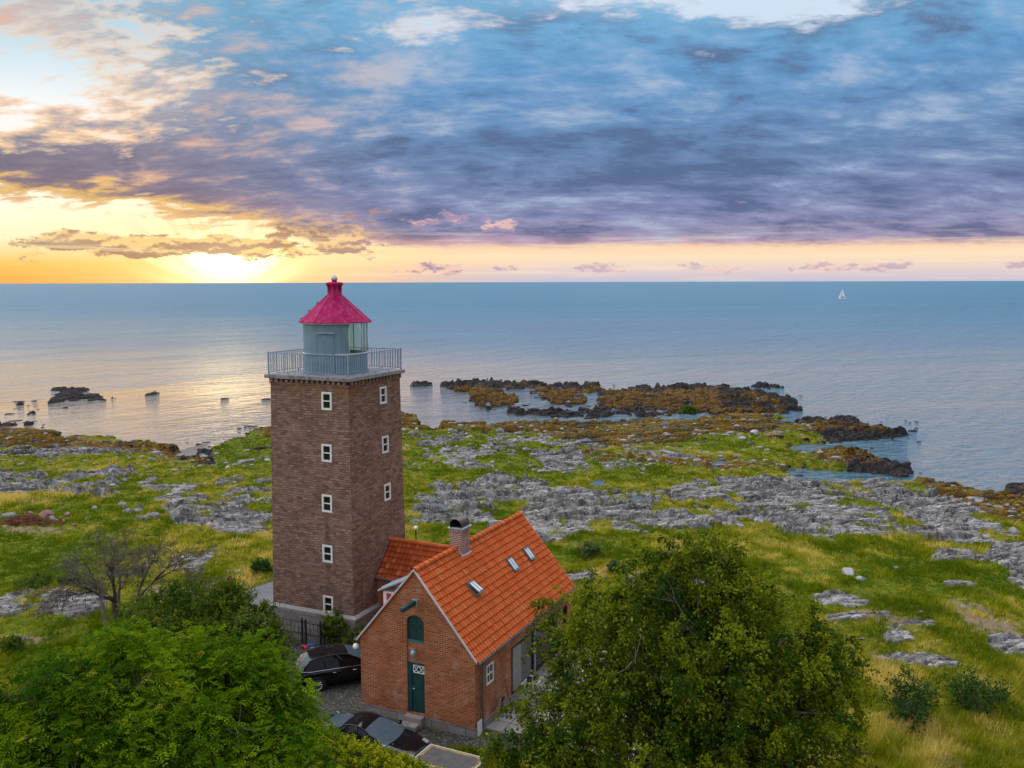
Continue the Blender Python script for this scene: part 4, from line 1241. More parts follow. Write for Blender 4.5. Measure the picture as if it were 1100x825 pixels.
def build_house():
    H = thing('brick_house', 'red brick house with steep orange tiled roof beside the lighthouse', 'house', HA, HY)
    X, Y, Z = Vector((1, 0, 0)), Vector((0, 1, 0)), Vector((0, 0, 1))
    pl = .36
    zw = HEAVE + .10                                   # wall top under the slope
    mid = -HW / 2
    slope = (HAPEX - HEAVE) / (HW / 2 + HEO)
    zside = HEAVE + HEO * slope - .10
    ztop = HAPEX - .10
    # front gable with a recessed strip that holds door, lamp panel and arched hatch
    arch = [(-2.32 - .41 - .41 * math.cos(a), 4.30 + .30 * math.sin(a)) for a in [math.pi * k / 10 for k in range(11)]][::-1]
    niche = [(-3.14, .45)] + [(-2.32, .45)] + arch
    w = MB()
    w.wall((0, 0, 0), X, Z, -Y, [(-HW, pl), (0, pl), (0, zside), (mid, ztop), (-HW, zside)], [niche], .14)
    # brick panel between door and hatch stands a little back
    w.face([(-3.14, .06, 2.58), (-2.32, .06, 2.58), (-2.32, .06, 3.46), (-3.14, .06, 3.46)])
    w.face([(-3.14, .06, 2.58), (-2.32, .06, 2.58), (-2.32, .141, 2.58), (-3.14, .141, 2.58)])
    w.face([(-3.14, .06, 3.46), (-2.32, .06, 3.46), (-2.32, .141, 3.46), (-3.14, .141, 3.46)])
    # back gable and left wall
    w.wall((0, HL, 0), -X, Z, Y, [(0, pl), (HW, pl), (HW, zside), (-mid, ztop), (0, zside)], [], .1)
    w.wall((-HW, 0, 0), -Y, Z, -X, [(-HL, pl), (0, pl), (0, zside), (-HL, zside)], [], .1)
    # right wall: small window, wide garden opening, far window
    win = rect(.95, 1.78, 1.55, 2.58)
    slide = rect(3.28, .18, 8.35, 2.50)
    far_w = [(9.0, 1.4), (9.6, 1.4), (9.6, 2.2)] + [(9.3 + .3 * math.cos(a), 2.2 + .22 * math.sin(a)) for a in [math.pi * k / 8 for k in range(1, 8)]] + [(9.0, 2.2)]
    w.wall((0, 0, 0), Y, Z, X, [(0, pl), (3.28, pl), (3.28, pl + .001), (8.35, pl + .001), (8.35, pl), (HL, pl), (HL, zside), (0, zside)], [win, rect(3.28, pl + .02, 8.35, 2.50), far_w], .16)
    w.obj('brick_wall', M_BRICK, H)
    p = MB()
    p.span((-HW - .045, -.045, -.2), (.045, HL + .045, pl - .02)); p.span((-HW - .05, -.05, pl - .02), (.05, HL + .05, pl + .002))
    p.obj('stone_base', M_PLINTH, H)
    # white-limed strip on the gable's raking edges
    for sgn in (-1, 1):
        xe = mid + sgn * (HW / 2 + .06)
        f = MB()
        b0 = Vector((xe + sgn * .08, -.10, zside - .13)); b1 = Vector((mid, -.10, ztop + .08))
        f.prism([b0, b1, b1 + Vector((0, 0, .11)), b0 + Vector((0, 0, .11))], (0, .045, 0)); f.obj('verge_trim', M_OFFWHITE, H)
    # roof
    ls = math.hypot(HW / 2 + HEO, HAPEX - HEAVE)
    S_r = Vector((-(HW / 2 + HEO), 0, HAPEX - HEAVE)).normalized(); S_l = Vector((HW / 2 + HEO, 0, HAPEX - HEAVE)).normalized()
    rf = MB()
    th = .06
    for sgn, S_ in ((1, S_r), (-1, S_l)):
        e0 = Vector((mid + sgn * (HW / 2 + HEO), -.04, HEAVE - .03)); top = Vector((mid, -.04, HAPEX - .03))
        nn = Vector((sgn * (HAPEX - HEAVE), 0, HW / 2 + HEO)).normalized()
        rf.prism([e0 - nn * .002, top - nn * .002, top - nn * th, e0 - nn * th], (0, HL + .08, 0))
    roof = rf.obj('roof', M_TILE, H)
    chim_y0, chim_y1 = 3.40, 4.12
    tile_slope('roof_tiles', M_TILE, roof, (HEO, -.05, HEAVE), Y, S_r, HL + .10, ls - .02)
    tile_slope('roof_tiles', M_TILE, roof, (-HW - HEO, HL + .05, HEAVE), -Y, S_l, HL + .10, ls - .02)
    ridge_tiles('ridge_tiles', M_TILE, roof, (mid, -.08, HAPEX + .0), (mid, chim_y0 - .01, HAPEX))
    ridge_tiles('ridge_tiles', M_TILE, roof, (mid, chim_y1 + .01, HAPEX), (mid, HL + .07, HAPEX))
    # skylights on the right slope
    nn = Vector((HAPEX - HEAVE, 0, HW / 2 + HEO)).normalized()
    Rs = Matrix((Y, S_r, nn)).transposed()

    def slope_pt(y, z, up=0.0):
        t_ = (z - HEAVE) / (HAPEX - HEAVE)
        return Vector((HEO - t_ * (HW / 2 + HEO), y, z)) + nn * up
    for (yy, zz, opened) in ((2.62, 5.06, True), (6.40, 5.05, False), (8.20, 5.06, False)):
        s = MB(); c0 = slope_pt(yy, zz, .085)
        for a, b, cw, cl in ((-.22, 0, .06, .66), (.22, 0, .06, .66), (0, .30, .38, .06), (0, -.31, .38, .09)):
            s.box(c0 + Rs @ Vector((a, b, .0)), (cw, cl, .10), Rs)
        fr = s.obj('skylight', M_GUTTER, roof)
        q = MB()
        if opened:
            Ro = Rs @ Matrix.Rotation(math.radians(-16), 3, 'X')
            ctr = c0 + Rs @ Vector((0, 0, .16))
            q.box(ctr, (.38, .54, .018), Ro); q.obj('pane', M_SKYL, fr)
            q = MB()
            for a, b, cw, cl in ((-.19, 0, .045, .58), (.19, 0, .045, .58), (0, .28, .42, .045), (0, -.28, .42, .045), (0, 0, .026, .54)): q.box(ctr + Ro @ Vector((a, b, -.012 if a or b else .004)), (cw, cl, .045), Ro)
            q.obj('sash', M_GUTTER, fr)
        else:
            q.box(c0 + Rs @ Vector((0, -.01, .035)), (.38, .54, .016), Rs); q.obj('pane', M_SKYL, fr)
            q = MB(); q.box(c0 + Rs @ Vector((0, -.01, .046)), (.026, .54, .02), Rs); q.obj('glazing_bar', M_GUTTER, fr)
    # chimney astride the ridge
    c = MB(); c.span((mid - .30, chim_y0, HAPEX - .5), (mid + .30, chim_y1, HAPEX + .86))
    c.span((mid - .335, chim_y0 - .035, HAPEX + .72), (mid + .335, chim_y1 + .035, HAPEX + .80))
    ch = c.obj('chimney', M_CHIM, roof)
    fl = MB()
    for sgn in (-1, 1):
        fl.box((mid + sgn * .335, (chim_y0 + chim_y1) / 2, HAPEX - .33), (.05, .86, .10), Matrix.Rotation(0, 3, 'Y'))
        fl.prism([(mid + sgn * .36, chim_y0 - .03, HAPEX - .40), (mid, chim_y0 - .03, HAPEX + .06), (mid, chim_y0 - .03, HAPEX + .15), (mid + sgn * .36, chim_y0 - .03, HAPEX - .28)], (0, .028, 0))
    fl.obj('lead_flashing', M_OFFWHITE, ch)
    cap = MB()
    cap.span((mid - .38, chim_y0 - .08, HAPEX + .862), (mid + .38, chim_y1 + .08, HAPEX + .90)); cap.obj('chimney_cap', M_ZINC, ch)
    hd = MB()
    for rr, flip in ((.29, 1), (.262, -1)):
        for k in range(14):
            a0, a1 = math.pi * (k / 14 * 1.24 - .12), math.pi * ((k + 1) / 14 * 1.24 - .12)
            hd.face([(mid + rr * math.cos(a0), chim_y0 - .02, HAPEX + 1.0 + rr * math.sin(a0)), (mid + rr * math.cos(a1), chim_y0 - .02, HAPEX + 1.0 + rr * math.sin(a1)), (mid + rr * math.cos(a1), chim_y1 + .02, HAPEX + 1.0 + rr * math.sin(a1)), (mid + rr * math.cos(a0), chim_y1 + .02, HAPEX + 1.0 + rr * math.sin(a0))])
    hd.span((mid - .25, chim_y1 - .04, HAPEX + .902), (mid + .25, chim_y1 - .02, HAPEX + 1.22))
    hd.obj('chimney_hood', M_COPPER, ch)
    fl2 = MB(); fl2.span((mid - .24, chim_y0 + .1, HAPEX + .901), (mid + .24, chim_y1 - .06, HAPEX + .92)); fl2.obj('flue', M_BLACK, ch)
    # gutters and downpipe
    for sgn, xg in ((1, HEO + .09), (-1, -HW - HEO - .09)):
        gt = MB()
        for k in range(8):
            a0, a1 = math.pi * (1 + k / 8), math.pi * (1 + (k + 1) / 8)
            for rr in (.075, .066):
                gt.face([(xg + rr * math.cos(a0), -.06, HEAVE + .025 + rr * math.sin(a0)), (xg + rr * math.cos(a1), -.06, HEAVE + .025 + rr * math.sin(a1)), (xg + rr * math.cos(a1), HL + .06, HEAVE + .025 + rr * math.sin(a1)), (xg + rr * math.cos(a0), HL + .06, HEAVE + .025 + rr * math.sin(a0))])
        gt.obj('gutter', M_GUTTER, H)
    dp = MB(); dp.tube([(.17, .42, HEAVE - .04), (.15, .45, HEAVE - .16), (.085, .52, HEAVE - .32), (.085, .52, .35), (.085, .52, .18), (.16, .50, .08)], .042, 10); dp.obj('downpipe', M_GUTTER, H)
    sp_ = MB(); sp_.span((.051, .06, .02), (.075, .46, .62)); sp_.obj('plaster_patch', M_WHITE, H)
    # door with leaf, cross-barred light, side post, handle
    dr = MB()
    dr.span((-2.96, .095, .46), (-2.33, .135, 2.56)); door = dr.obj('door', M_TEAL, H)
    pn = MB()
    for z0, z1 in ((.55, .85), (.93, 1.35), (1.43, 1.95)):
        pn.span((-2.86, .082, z0), (-2.42, .094, z1), .006)
    pn.obj('door_panel', M_TEAL, door)
    sp2 = MB(); sp2.span((-3.135, .05, .46), (-2.965, .137, 2.575)); sp2.span((-2.965, .06, 2.50), (-2.325, .09, 2.575)); sp2.obj('door_frame', M_TEALD, door)
    tr = MB()
    x0, x1, z0, z1 = -2.90, -2.37, 2.14, 2.47
    tr.span((x0, .074, z0), (x1, .094, z0 + .035)); tr.span((x0, .074, z1 - .035), (x1, .094, z1)); tr.span((x0, .074, z0 + .035), (x0 + .035, .094, z1 - .035)); tr.span((x1 - .035, .074, z0 + .035), (x1, .094, z1 - .035))
    for i in range(2):
        xa, xb = x0 + .035 + i * (x1 - x0 - .07) / 2, x0 + .035 + (i + 1) * (x1 - x0 - .07) / 2
        for (p0, p1, yo) in (((xa, z0 + .03), (xb, z1 - .03), .082), ((xa, z1 - .03), (xb, z0 + .03), .079)):
            v_ = Vector((p1[0] - p0[0], 0, p1[1] - p0[1])); an = math.atan2(v_.z, v_.x)
            tr.box(((p0[0] + p1[0]) / 2, yo + .004, (p0[1] + p1[1]) / 2), (v_.length, .018, .034), Matrix.Rotation(-an, 3, 'Y'))
    tr.obj('door_light', M_WHITE, door)
    gl = MB(); gl.span((x0 + .02, .0925, z0 + .02), (x1 - .02, .0945, z1 - .02)); gl.obj('pane', M_GLASSD, door)
    hn = MB(); hn.tube([(-2.90, .09, 1.46), (-2.90, .04, 1.46), (-2.80, .04, 1.46)], .015, 8); hn.span((-2.93, .082, 1.36), (-2.875, .095, 1.56)); hn.obj('handle', M_CHROME, door)
    # hatch doors
    hm = MB()
    for sgn in (-1, 1):
        pts = [(-2.73, 3.50)]
        for k in range(7):
            x = -2.73 + sgn * .40 * k / 6
            pts.append((x, 4.28 + .30 * math.sqrt(max(0, 1 - (k / 6 * .40 / .41) ** 2))))
        pts.append((-2.73 + sgn * .40, 3.50))
        hm.prism([(x + sgn * .006, .10, z) for x, z in pts], (0, .035, 0))
    ht_ = hm.obj('hatch', M_TEAL, H)
    for sgn in (-1, 1):
        hb_ = MB(); hb_.span((-2.73 + sgn * .17 - .035, .094, 4.02), (-2.73 + sgn * .17 + .035, .101, 4.18)); hb_.obj('hatch_hole', M_BLACK, ht_)
    hs = MB(); hs.span((-3.13, .03, 3.462), (-2.33, .14, 3.54), .008); hs.obj('hatch_sill', M_TEALL, ht_)
    # hoist beam
    hbm = MB(); hbm.span((-2.79, -1.0, 5.05), (-2.64, .02, 5.24), .02); bo = hbm.obj('hoist_beam', M_TEALD, H)
    hc = MB(); hc.span((-2.83, -.03, 5.01), (-2.60, -.004, 5.30)); hc.obj('beam_collar', M_ZINC, bo)
    # lamp over the door and globe lamp at the left corner
    lp = MB(); lp.tube([(-2.73, .06, 3.16), (-2.73, -.14, 3.20), (-2.73, -.18, 3.12)], .022, 8); wl = lp.obj('wall_lamp', M_GUTTER, H)
    ls_ = MB(); ls_.lathe([(.0, .14), (.05, .13), (.12, .0), (.11, -.02), (.10, -.12), (.06, -.16), (0, -.17)], 16, (-2.73, -.18, 3.08)); ls_.obj('lamp_shade', M_ZINC, wl)
    lp = MB(); lp.tube([(-HW, .10, 2.80), (-HW - .12, .02, 2.80)], .025, 8); wl = lp.obj('globe_lamp', M_GUTTER, H)
    gb = MB(); gb.lathe([(0, .135)] + [(.135 * math.sin(math.pi * k / 10), .135 * math.cos(math.pi * k / 10)) for k in range(1, 10)] + [(0, -.135)], 18, (-HW - .22, -.02, 2.80)); gb.obj('lamp_globe', M_GLOBE, wl)
    # steps
    st = MB(); st.span((-3.12, -.34, .0), (-2.30, -.052, .44), .015); st.span((-3.20, -.70, .0), (-2.36, -.343, .22), .015); st.obj('doorstep', M_STEP, H)
    # windows on the right wall
    make_window(H, (0, 0, 0), Y, Z, X, 1.25, 2.18, .62, .82, (M_WHITE, M_GLASSD), depth=.05, bars=(1, 1), fw=.06)
    make_window(H, (0, 0, 0), Y, Z, X, 9.3, 1.85, .58, .88, (M_BLACK, M_GLASSD), depth=.12, bars=(1, 1), fw=.05)
    # garden doors: black frame, silvered shutter leaf, dark glass
    gd = MB()
    gd.span((-.13, 3.285, pl + .03), (-.01, 3.40, 2.49)); gd.span((-.13, 3.40, 2.40), (-.01, 8.34, 2.495)); gd.span((-.13, 8.24, pl + .03), (-.01, 8.345, 2.40)); gd.span((-.13, 3.40, pl + .024), (-.01, 8.24, pl + .09))
    gdo = gd.obj('garden_door', M_BLACK, H)
    sh = MB()
    for k in range(16):
        z_ = .50 + k * .118
        sh.span((-.02, 3.42, z_), (.03, 4.22, z_ + .108))
    sh.obj('wood_shutter', M_WOODG, gdo)
    sh = MB()
    for k in range(16):
        z_ = .50 + k * .118
        sh.span((-.012, 4.23, z_), (.022, 5.24, z_ + .108))
    sh.obj('wood_shutter', M_WOODD, gdo)
    ps = MB(); ps.span((-.06, 5.72, pl + .09), (.0, 5.84, 2.40)); ps.obj('door_post', M_WOODG, gdo)
    g2 = MB(); g2.span((-.10, 5.3, pl + .09), (-.085, 8.24, 2.40)); g2.obj('pane', M_GLASSD, gdo)
    # small zinc dormer on the left slope
    dm = MB()
    dm.span((-HW + .55, .95, 4.3), (-HW + 1.5, 1.85, 5.02))
    do = dm.obj('dormer', M_WHITE, H)
    dw = MB(); dw.span((-HW + .535, 1.08, 4.45), (-HW + .549, 1.72, 4.94)); dw.obj('pane', M_GLASSD, do)
    dred = MB(); dred.span((-HW + .72, .938, 4.5), (-HW + .95, .949, 4.95)); dred.obj('dormer_cheek', M_RED, do)
    dz = MB()
    dz.prism([(-HW + .38, .78, 5.02), (mid - .02, .78, 6.12), (mid - .02, .78, 6.20), (-HW + .38, .78, 5.10)], (0, 1.24, 0))
    for k in range(1, 4): dz.prism([(-HW + .38, .78 + 1.24 * k / 4, 5.10), (mid - .02, .78 + 1.24 * k / 4, 6.20), (mid - .02, .78 + 1.24 * k / 4, 6.235), (-HW + .38, .78 + 1.24 * k / 4, 5.135)], (0, .02, 0))
    dz.obj('dormer_roof', M_ZINC, do)
    # ---- wing between tower and house
    yr, zr, ye, ze = 8.61, 4.73, 7.14, 3.10
    xl, xr = -9.72, -4.25
    wg = MB()
    yb = 2 * yr - ye
    wg.wall((0, ye + .17, 0), X, Z, -Y, [(xl, .2), (-HW, .2), (-HW, ze + .08), (xl, ze + .08)], [], .1)
    wg.wall((0, yb - .17, 0), -X, Z, Y, [(HW, .2), (-xl, .2), (-xl, ze + .08), (HW, ze + .08)], [], .1)
    wg.obj('wing_wall', M_BRICK, H)
    lsw = math.hypot(yr - ye, zr - ze)
    Sw = Vector((0, yr - ye, zr - ze)).normalized(); Sb = Vector((0, -(yr - ye), zr - ze)).normalized()
    wr = MB()
    for (e_y, nn_) in ((ye, Vector((0, -(zr - ze), yr - ye)).normalized()), (yb, Vector((0, zr - ze, yr - ye)).normalized())):
        wr.prism([Vector((xl, e_y, ze - .03)), Vector((xl, yr, zr - .03)), Vector((xl, yr, zr - .03)) - nn_ * .06, Vector((xl, e_y, ze - .03)) - nn_ * .06], (xr - xl, 0, 0))
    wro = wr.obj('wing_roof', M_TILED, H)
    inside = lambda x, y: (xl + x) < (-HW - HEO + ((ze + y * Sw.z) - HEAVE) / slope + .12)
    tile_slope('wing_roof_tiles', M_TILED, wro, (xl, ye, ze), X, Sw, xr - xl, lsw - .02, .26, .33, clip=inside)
    ridge_tiles('wing_ridge_tiles', M_TILE, wro, (xl, yr, zr), (xr - .05, yr, zr), .12)
    fw_ = MB(); nn_ = Vector((0, -(zr - ze), yr - ye)).normalized()
    fw_.prism([Vector((xl - .02, ye - .03, ze)) + nn_ * .075, Vector((xl - .02, yr, zr)) + nn_ * .075, Vector((xl - .02, yr, zr)) + nn_ * .095, Vector((xl - .02, ye - .03, ze)) + nn_ * .095], (.24, 0, 0)); fw_.obj('lead_flashing', M_GUTTER, wro)
    wgut = MB(); wgut.tube([(xl, ye - .04, ze + .0), (-HW - .2, ye - .04, ze + .0)], .065, 8); wgut.obj('wing_gutter', M_GUTTER, H)
    return H


M_TEALD = plain('deep_teal_paint', (.004, .060, .072), .45, var=.2)
M_WOODD = plain('dark_silver_wood', (.13, .115, .11), .75, var=.25, scale=3)
M_SKYL = plain('skylight_glass', (.58, .64, .70), .12, var=.2, spec=.6)
build_house()
# ------------------------------------------------------------------ trees and shrubs
def tubes_np(segs, n=5):
    """segs: list of (points, radii) -> verts, quads"""
    V, F = [], []
    for pts, rs in segs:
        pts = np.asarray(pts, float)
        base = len(V)
        m_ = len(pts)
        tang = np.gradient(pts, axis=0)
        tang /= np.linalg.norm(tang, axis=1)[:, None] + 1e-9
        ref = np.array([0, 0, 1.]) if abs(tang[0, 2]) < .8 else np.array([1., 0, 0])
        for i in range(m_):
            a = np.cross(tang[i], ref); a /= np.linalg.norm(a) + 1e-9
            b = np.cross(tang[i], a)
            for k in range(n):
                t = 2 * math.pi * k / n
                V.append(pts[i] + rs[i] * (math.cos(t) * a + math.sin(t) * b))
        for i in range(m_ - 1):
            for k in range(n):
                F.append((base + i * n + k, base + i * n + (k + 1) % n, base + (i + 1) * n + (k + 1) % n, base + (i + 1) * n + k))
    return np.array(V), np.array(F)


def unit(v): return v / (np.linalg.norm(v, axis=-1, keepdims=True) + 1e-9)


def leaf_quads(P, D, Nn, ln, wd, col, fold=.25):
    """leaves as bent two-triangle blades: P base, D direction, Nn normal"""
    n = len(P)
    S = unit(np.cross(D, Nn))
    ln = np.broadcast_to(ln, (n,))[:, None]; wd = np.broadcast_to(wd, (n,))[:, None]
    mid = P + D * ln * .5
    tip = P + D * ln - Nn * ln * .12
    l = mid - S * wd * .5 + Nn * wd * fold; r = mid + S * wd * .5 + Nn * wd * fold
    V = np.stack([P, r, tip, l], 1).reshape(-1, 3)
    i = np.arange(n) * 4
    F = np.concatenate([np.stack([i, i + 1, i + 2], -1), np.stack([i, i + 2, i + 3], -1)])
    C = np.repeat(np.concatenate([col, np.ones((n, 1))], 1), 4, axis=0)
    return V, F, C


def sample_lobes(lobes, n, rng, shell=(.55, 1.0), flat=1.0):
    """cluster centres through the outer part of a set of ellipsoids (centre, rx, ry, rz)"""
    vol = np.array([l[1] * l[2] + l[2] * l[3] + l[1] * l[3] for l in lobes]); vol = vol / vol.sum()
    which = rng.choice(len(lobes), n, p=vol)
    d = unit(rng.normal(size=(n, 3)))
    r = shell[0] + (shell[1] - shell[0]) * rng.random(n) ** .6
    c = np.array([l[0] for l in lobes])[which]
    rad = np.array([l[1:4] for l in lobes])[which]
    return c + d * rad * r[:, None], d, r


def grow_limbs(base, lobes, centres, rng, r0, nlimb=10, fork=.35, lean=0.0):
    """trunk, limbs to the lobes and twigs to the leaf clusters"""
    segs, nodes = [], []
    base = np.array(base, float)
    C = np.array([l[0] for l in lobes])
    top = C[:, 2].mean()
    fk = base + np.array([C[:, 0].mean() - base[0], C[:, 1].mean() - base[1], 0]) * .25
    fk[2] = base[2] + (top - base[2]) * fork
    tr = [base, base * .6 + fk * .4 + rng.normal(0, .05, 3), fk]
    segs.append((tr, [r0 * 1.25, r0, r0 * .85]))
    for l in lobes:
        for rep in range(4):
            e = l[0] + rng.normal(0, .42, 3) * np.array(l[1:4])
            m1 = fk + (e - fk) * .35 + np.array([0, 0, .12 * np.linalg.norm(e - fk)]) + rng.normal(0, .2, 3)
            m2 = fk + (e - fk) * .7 + np.array([0, 0, .10 * np.linalg.norm(e - fk)]) + rng.normal(0, .25, 3)
            ra = r0 * rng.uniform(.2, .42)
            segs.append(([fk, m1, m2, e], [ra, ra * .75, ra * .5, ra * .22]))
            for t in np.linspace(.2, 1, 12):
                q = (1 - t) ** 3 * fk + 3 * (1 - t) ** 2 * t * m1 + 3 * (1 - t) * t * t * m2 + t ** 3 * e
                nodes.append(q)
    nodes = np.array(nodes)
    for c in centres:
        d = np.linalg.norm(nodes - c, axis=1)
        k = np.argmin(d)
        if d[k] > 1.1: continue
        p = nodes[k] + rng.normal(0, .06, 3)
        m_ = (p + c) / 2 + rng.normal(0, .10, 3) + np.array([0, 0, .08 * d[k]])
        w = .010 + .012 * min(1.5, d[k])
        segs.append(([p, m_, c], [w, w * .7, w * .3]))
    return segs


def broadleaf_tree(name, label, cat, base, lobes, nclus, nleaf, ln, wd, cols, seed, spread=.36, droop=.35, trunk_r=.2, shell=(.55, 1.0), group=None, bark=None, twig_every=1, crown_name='crown'):
    rng = np.random.default_rng(seed)
    base = Vector(base)
    T = thing(name, label, cat, base, 0, group)
    lobes = [(np.array(l[0]) - np.array(base), *l[1:]) for l in lobes]
    C, d, r = sample_lobes(lobes, nclus, rng, shell)
    ok = C[:, 2] > .15
    C, d = C[ok], d[ok]
    segs = grow_limbs((0, 0, -.1), lobes, C[::twig_every], rng, trunk_r)
    V, F = tubes_np(segs, 5)
    link('trunk', np_mesh('trunk', V, F, bark or M_BARK, True), T)
    n = len(C)
    idx = np.repeat(np.arange(n), nleaf)
    m_ = len(idx)
    size = rng.uniform(.6, 1.55, n)[idx]
    # each cluster is a spray: leaves along a few drooping shoots
    sh = rng.integers(0, 5, m_)
    shd = unit(d[:, None, :] * .7 + rng.normal(0, .75, (n, 5, 3)) + np.array([0, 0, -droop]))
    D0 = shd[idx, sh]
    t = rng.random(m_) ** .8
    P = C[idx] + D0 * (t * spread * 1.5 * size)[:, None] + np.array([0, 0, -1.0]) * (droop * t ** 2 * spread * size)[:, None] + rng.normal(0, spread * .16, (m_, 3))
    D = unit(D0 * .8 + rng.normal(0, .8, (m_, 3)) + np.array([0, 0, -.25]))
    Nn = unit(rng.normal(0, .55, (m_, 3)) + np.array([0, 0, .9]) + d[idx] * .35)
    cl = np.array(cols, float)
    mixv = np.clip(rng.normal(.36, .30, n)[idx] + rng.normal(0, .20, m_) + (t - .5) * .35, 0, 1)
    col = cl[0] * (1 - mixv)[:, None] + cl[1] * mixv[:, None]
    odd = rng.random(m_) < .025
    col[odd] = cl[2]
    V, F, Cc = leaf_quads(P, D, Nn, ln * rng.uniform(.7, 1.3, m_), wd * rng.uniform(.75, 1.25, m_), col)
    link(crown_name, np_mesh(crown_name, V, F, M_LEAF, False, {'leaf': Cc}), T)
    return T


def pinnate_tree(name, label, cat, base, lobes, nclus, nfrond, cols, seed, flen=.34, trunk_r=.2, shell=(.6, 1.0)):
    """feathery crown: every leaf a drooping stalk with paired narrow leaflets"""
    rng = np.random.default_rng(seed)
    base = Vector(base)
    T = thing(name, label, cat, base)
    lobes = [(np.array(l[0]) - np.array(base), *l[1:]) for l in lobes]
    C, d, r = sample_lobes(lobes, nclus, rng, shell)
    ok = C[:, 2] > .2
    C, d = C[ok], d[ok]
    V, F = tubes_np(grow_limbs((0, 0, -.1), lobes, C, rng, trunk_r), 5)
    link('trunk', np_mesh('trunk', V, F, M_BARK, True), T)
    n = len(C)
    idx = np.repeat(np.arange(n), nfrond); m_ = len(idx)
    P = C[idx] + rng.normal(0, .24, (m_, 3)) * np.array([1, 1, .75])
    D = unit(d[idx] * .55 + rng.normal(0, .75, (m_, 3)) + np.array([0, 0, .15]))
    L = flen * rng.uniform(.7, 1.35, m_)
    side = unit(np.cross(D, np.array([0, 0, 1.]) + rng.normal(0, .35, (m_, 3))))
    up = np.cross(side, D)
    cl = np.array(cols, float)
    mixv = np.clip(rng.normal(.45, .25, n)[idx] + rng.normal(0, .16, m_), 0, 1)
    col = cl[0] * (1 - mixv)[:, None] + cl[1] * mixv[:, None]
    col[rng.random(m_) < .02] = cl[2]
    VV, FF, CC = [], [], []
    off = 0
    for k in range(5):
        t = .22 + .78 * k / 4
        q = P + D * (L * t)[:, None] - np.array([0, 0, 1.]) * (L * .45 * t * t)[:, None]
        for sgn in (-1, 1):
            dd = unit(D * .55 + side * sgn * .85 + np.array([0, 0, -.30]) + rng.normal(0, .12, (m_, 3)))
            v, f, c = leaf_quads(q, dd, unit(up + rng.normal(0, .2, (m_, 3))), L * (.36 - .07 * abs(k - 2)), L * .135, col)
            VV.append(v); FF.append(f + off); CC.append(c); off += len(v)
    link('crown', np_mesh('crown', np.concatenate(VV), np.concatenate(FF), M_LEAF, False, {'leaf': np.concatenate(CC)}), T)
    return T


def lobe(px, py, Y, rpx, sy=1.0, sz=1.0, sx=1.0):
    p = aty(px, py, Y)
    r = rpx / FPX * Y
    return (tuple(p), r * sx, r * sy, r * sz)


# big hornbeam-like tree in front of the terrace
RT = [(738, 648, 30, 70), (690, 690, 30, 72), (795, 685, 30, 82), (745, 735, 29, 110), (655, 735, 30, 66), (840, 725, 30, 72), (610, 765, 29, 44), (566, 786, 28.6, 30), (890, 728, 30, 36), (872, 800, 29, 38),
      (700, 800, 28, 100), (815, 800, 28, 95), (640, 690, 31, 34), (755, 604, 30, 30), (600, 668, 31.5, 26), (720, 620, 30, 34), (545, 800, 28.4, 18), (650, 640, 31, 22), (880, 668, 30.5, 26), (620, 805, 28, 55), (925, 822, 28.5, 24)]
broadleaf_tree('broadleaf_tree', 'big dark green spreading tree with drooping sprays in front of the house terrace', 'tree', (6.6, 29.5, 0), [lobe(*l, sy=.9, sz=.86) for l in RT], 1000, 140, .125, .078,
               [(.012, .036, .005), (.130, .155, .006), (.20, .19, .010)], 11, spread=.42, droop=.62, trunk_r=.26, shell=(.52, 1.24))
# feathery light green tree lower left
LT = [(150, 745, 24.5, 78), (62, 772, 23.5, 74), (245, 752, 25, 70), (128, 706, 26, 34), (296, 775, 24.5, 44), (205, 716, 26, 38), (20, 775, 23.5, 44), (70, 728, 25, 32), (262, 724, 25.8, 40), (180, 810, 23, 80), (60, 830, 22.5, 80), (290, 830, 23.2, 60), (-50, 790, 23, 60), (-30, 850, 22, 70)]
pinnate_tree('feathery_tree', 'feathery light green tree filling the lower left corner', 'tree', (-9.6, 23.5, 0), [lobe(l[0], l[1], l[2], l[3] * .94, sy=.9, sz=.9) for l in LT], 760, 30, [(.018, .060, .002), (.125, .190, .004), (.20, .19, .02)], 21)
# rounded darker tree behind it
MT = [(214, 655, 39, 36), (170, 668, 39, 38), (258, 672, 39, 38), (205, 690, 38, 48), (150, 690, 38, 28), (285, 694, 38, 26), (238, 650, 39.5, 22), (235, 700, 37.5, 50)]
broadleaf_tree('rounded_tree', 'rounded mid-green tree between the feathery tree and the bare tree', 'tree', (-13.4, 39, 0), [lobe(*l, sy=1.0, sz=.85) for l in MT], 620, 70, .15, .085, [(.022, .055, .008), (.085, .115, .012), (.20, .17, .02)], 31, spread=.34, droop=.1, trunk_r=.15)
# clipped hedge by the near car
p0, p1 = atz(338, 778, 1.2), atz(520, 846, 1.2)
hl = []
for k in range(13):
    t = k / 12
    q = p0.lerp(p1, t)
    hl.append(((q.x - .12, q.y - .45, .60 + .06 * math.sin(k * 2.1)), .62, .62, .66))
broadleaf_tree('hedge', 'yellow-green leafy hedge in front of the low black car', 'hedge', (p0.lerp(p1, .5).x, p0.lerp(p1, .5).y - .45, 0), hl, 950, 60, .085, .055, [(.045, .095, .004), (.27, .28, .010), (.34, .28, .02)], 41, spread=.17, droop=-.2, trunk_r=.05, shell=(.75, 1.05), crown_name='foliage')
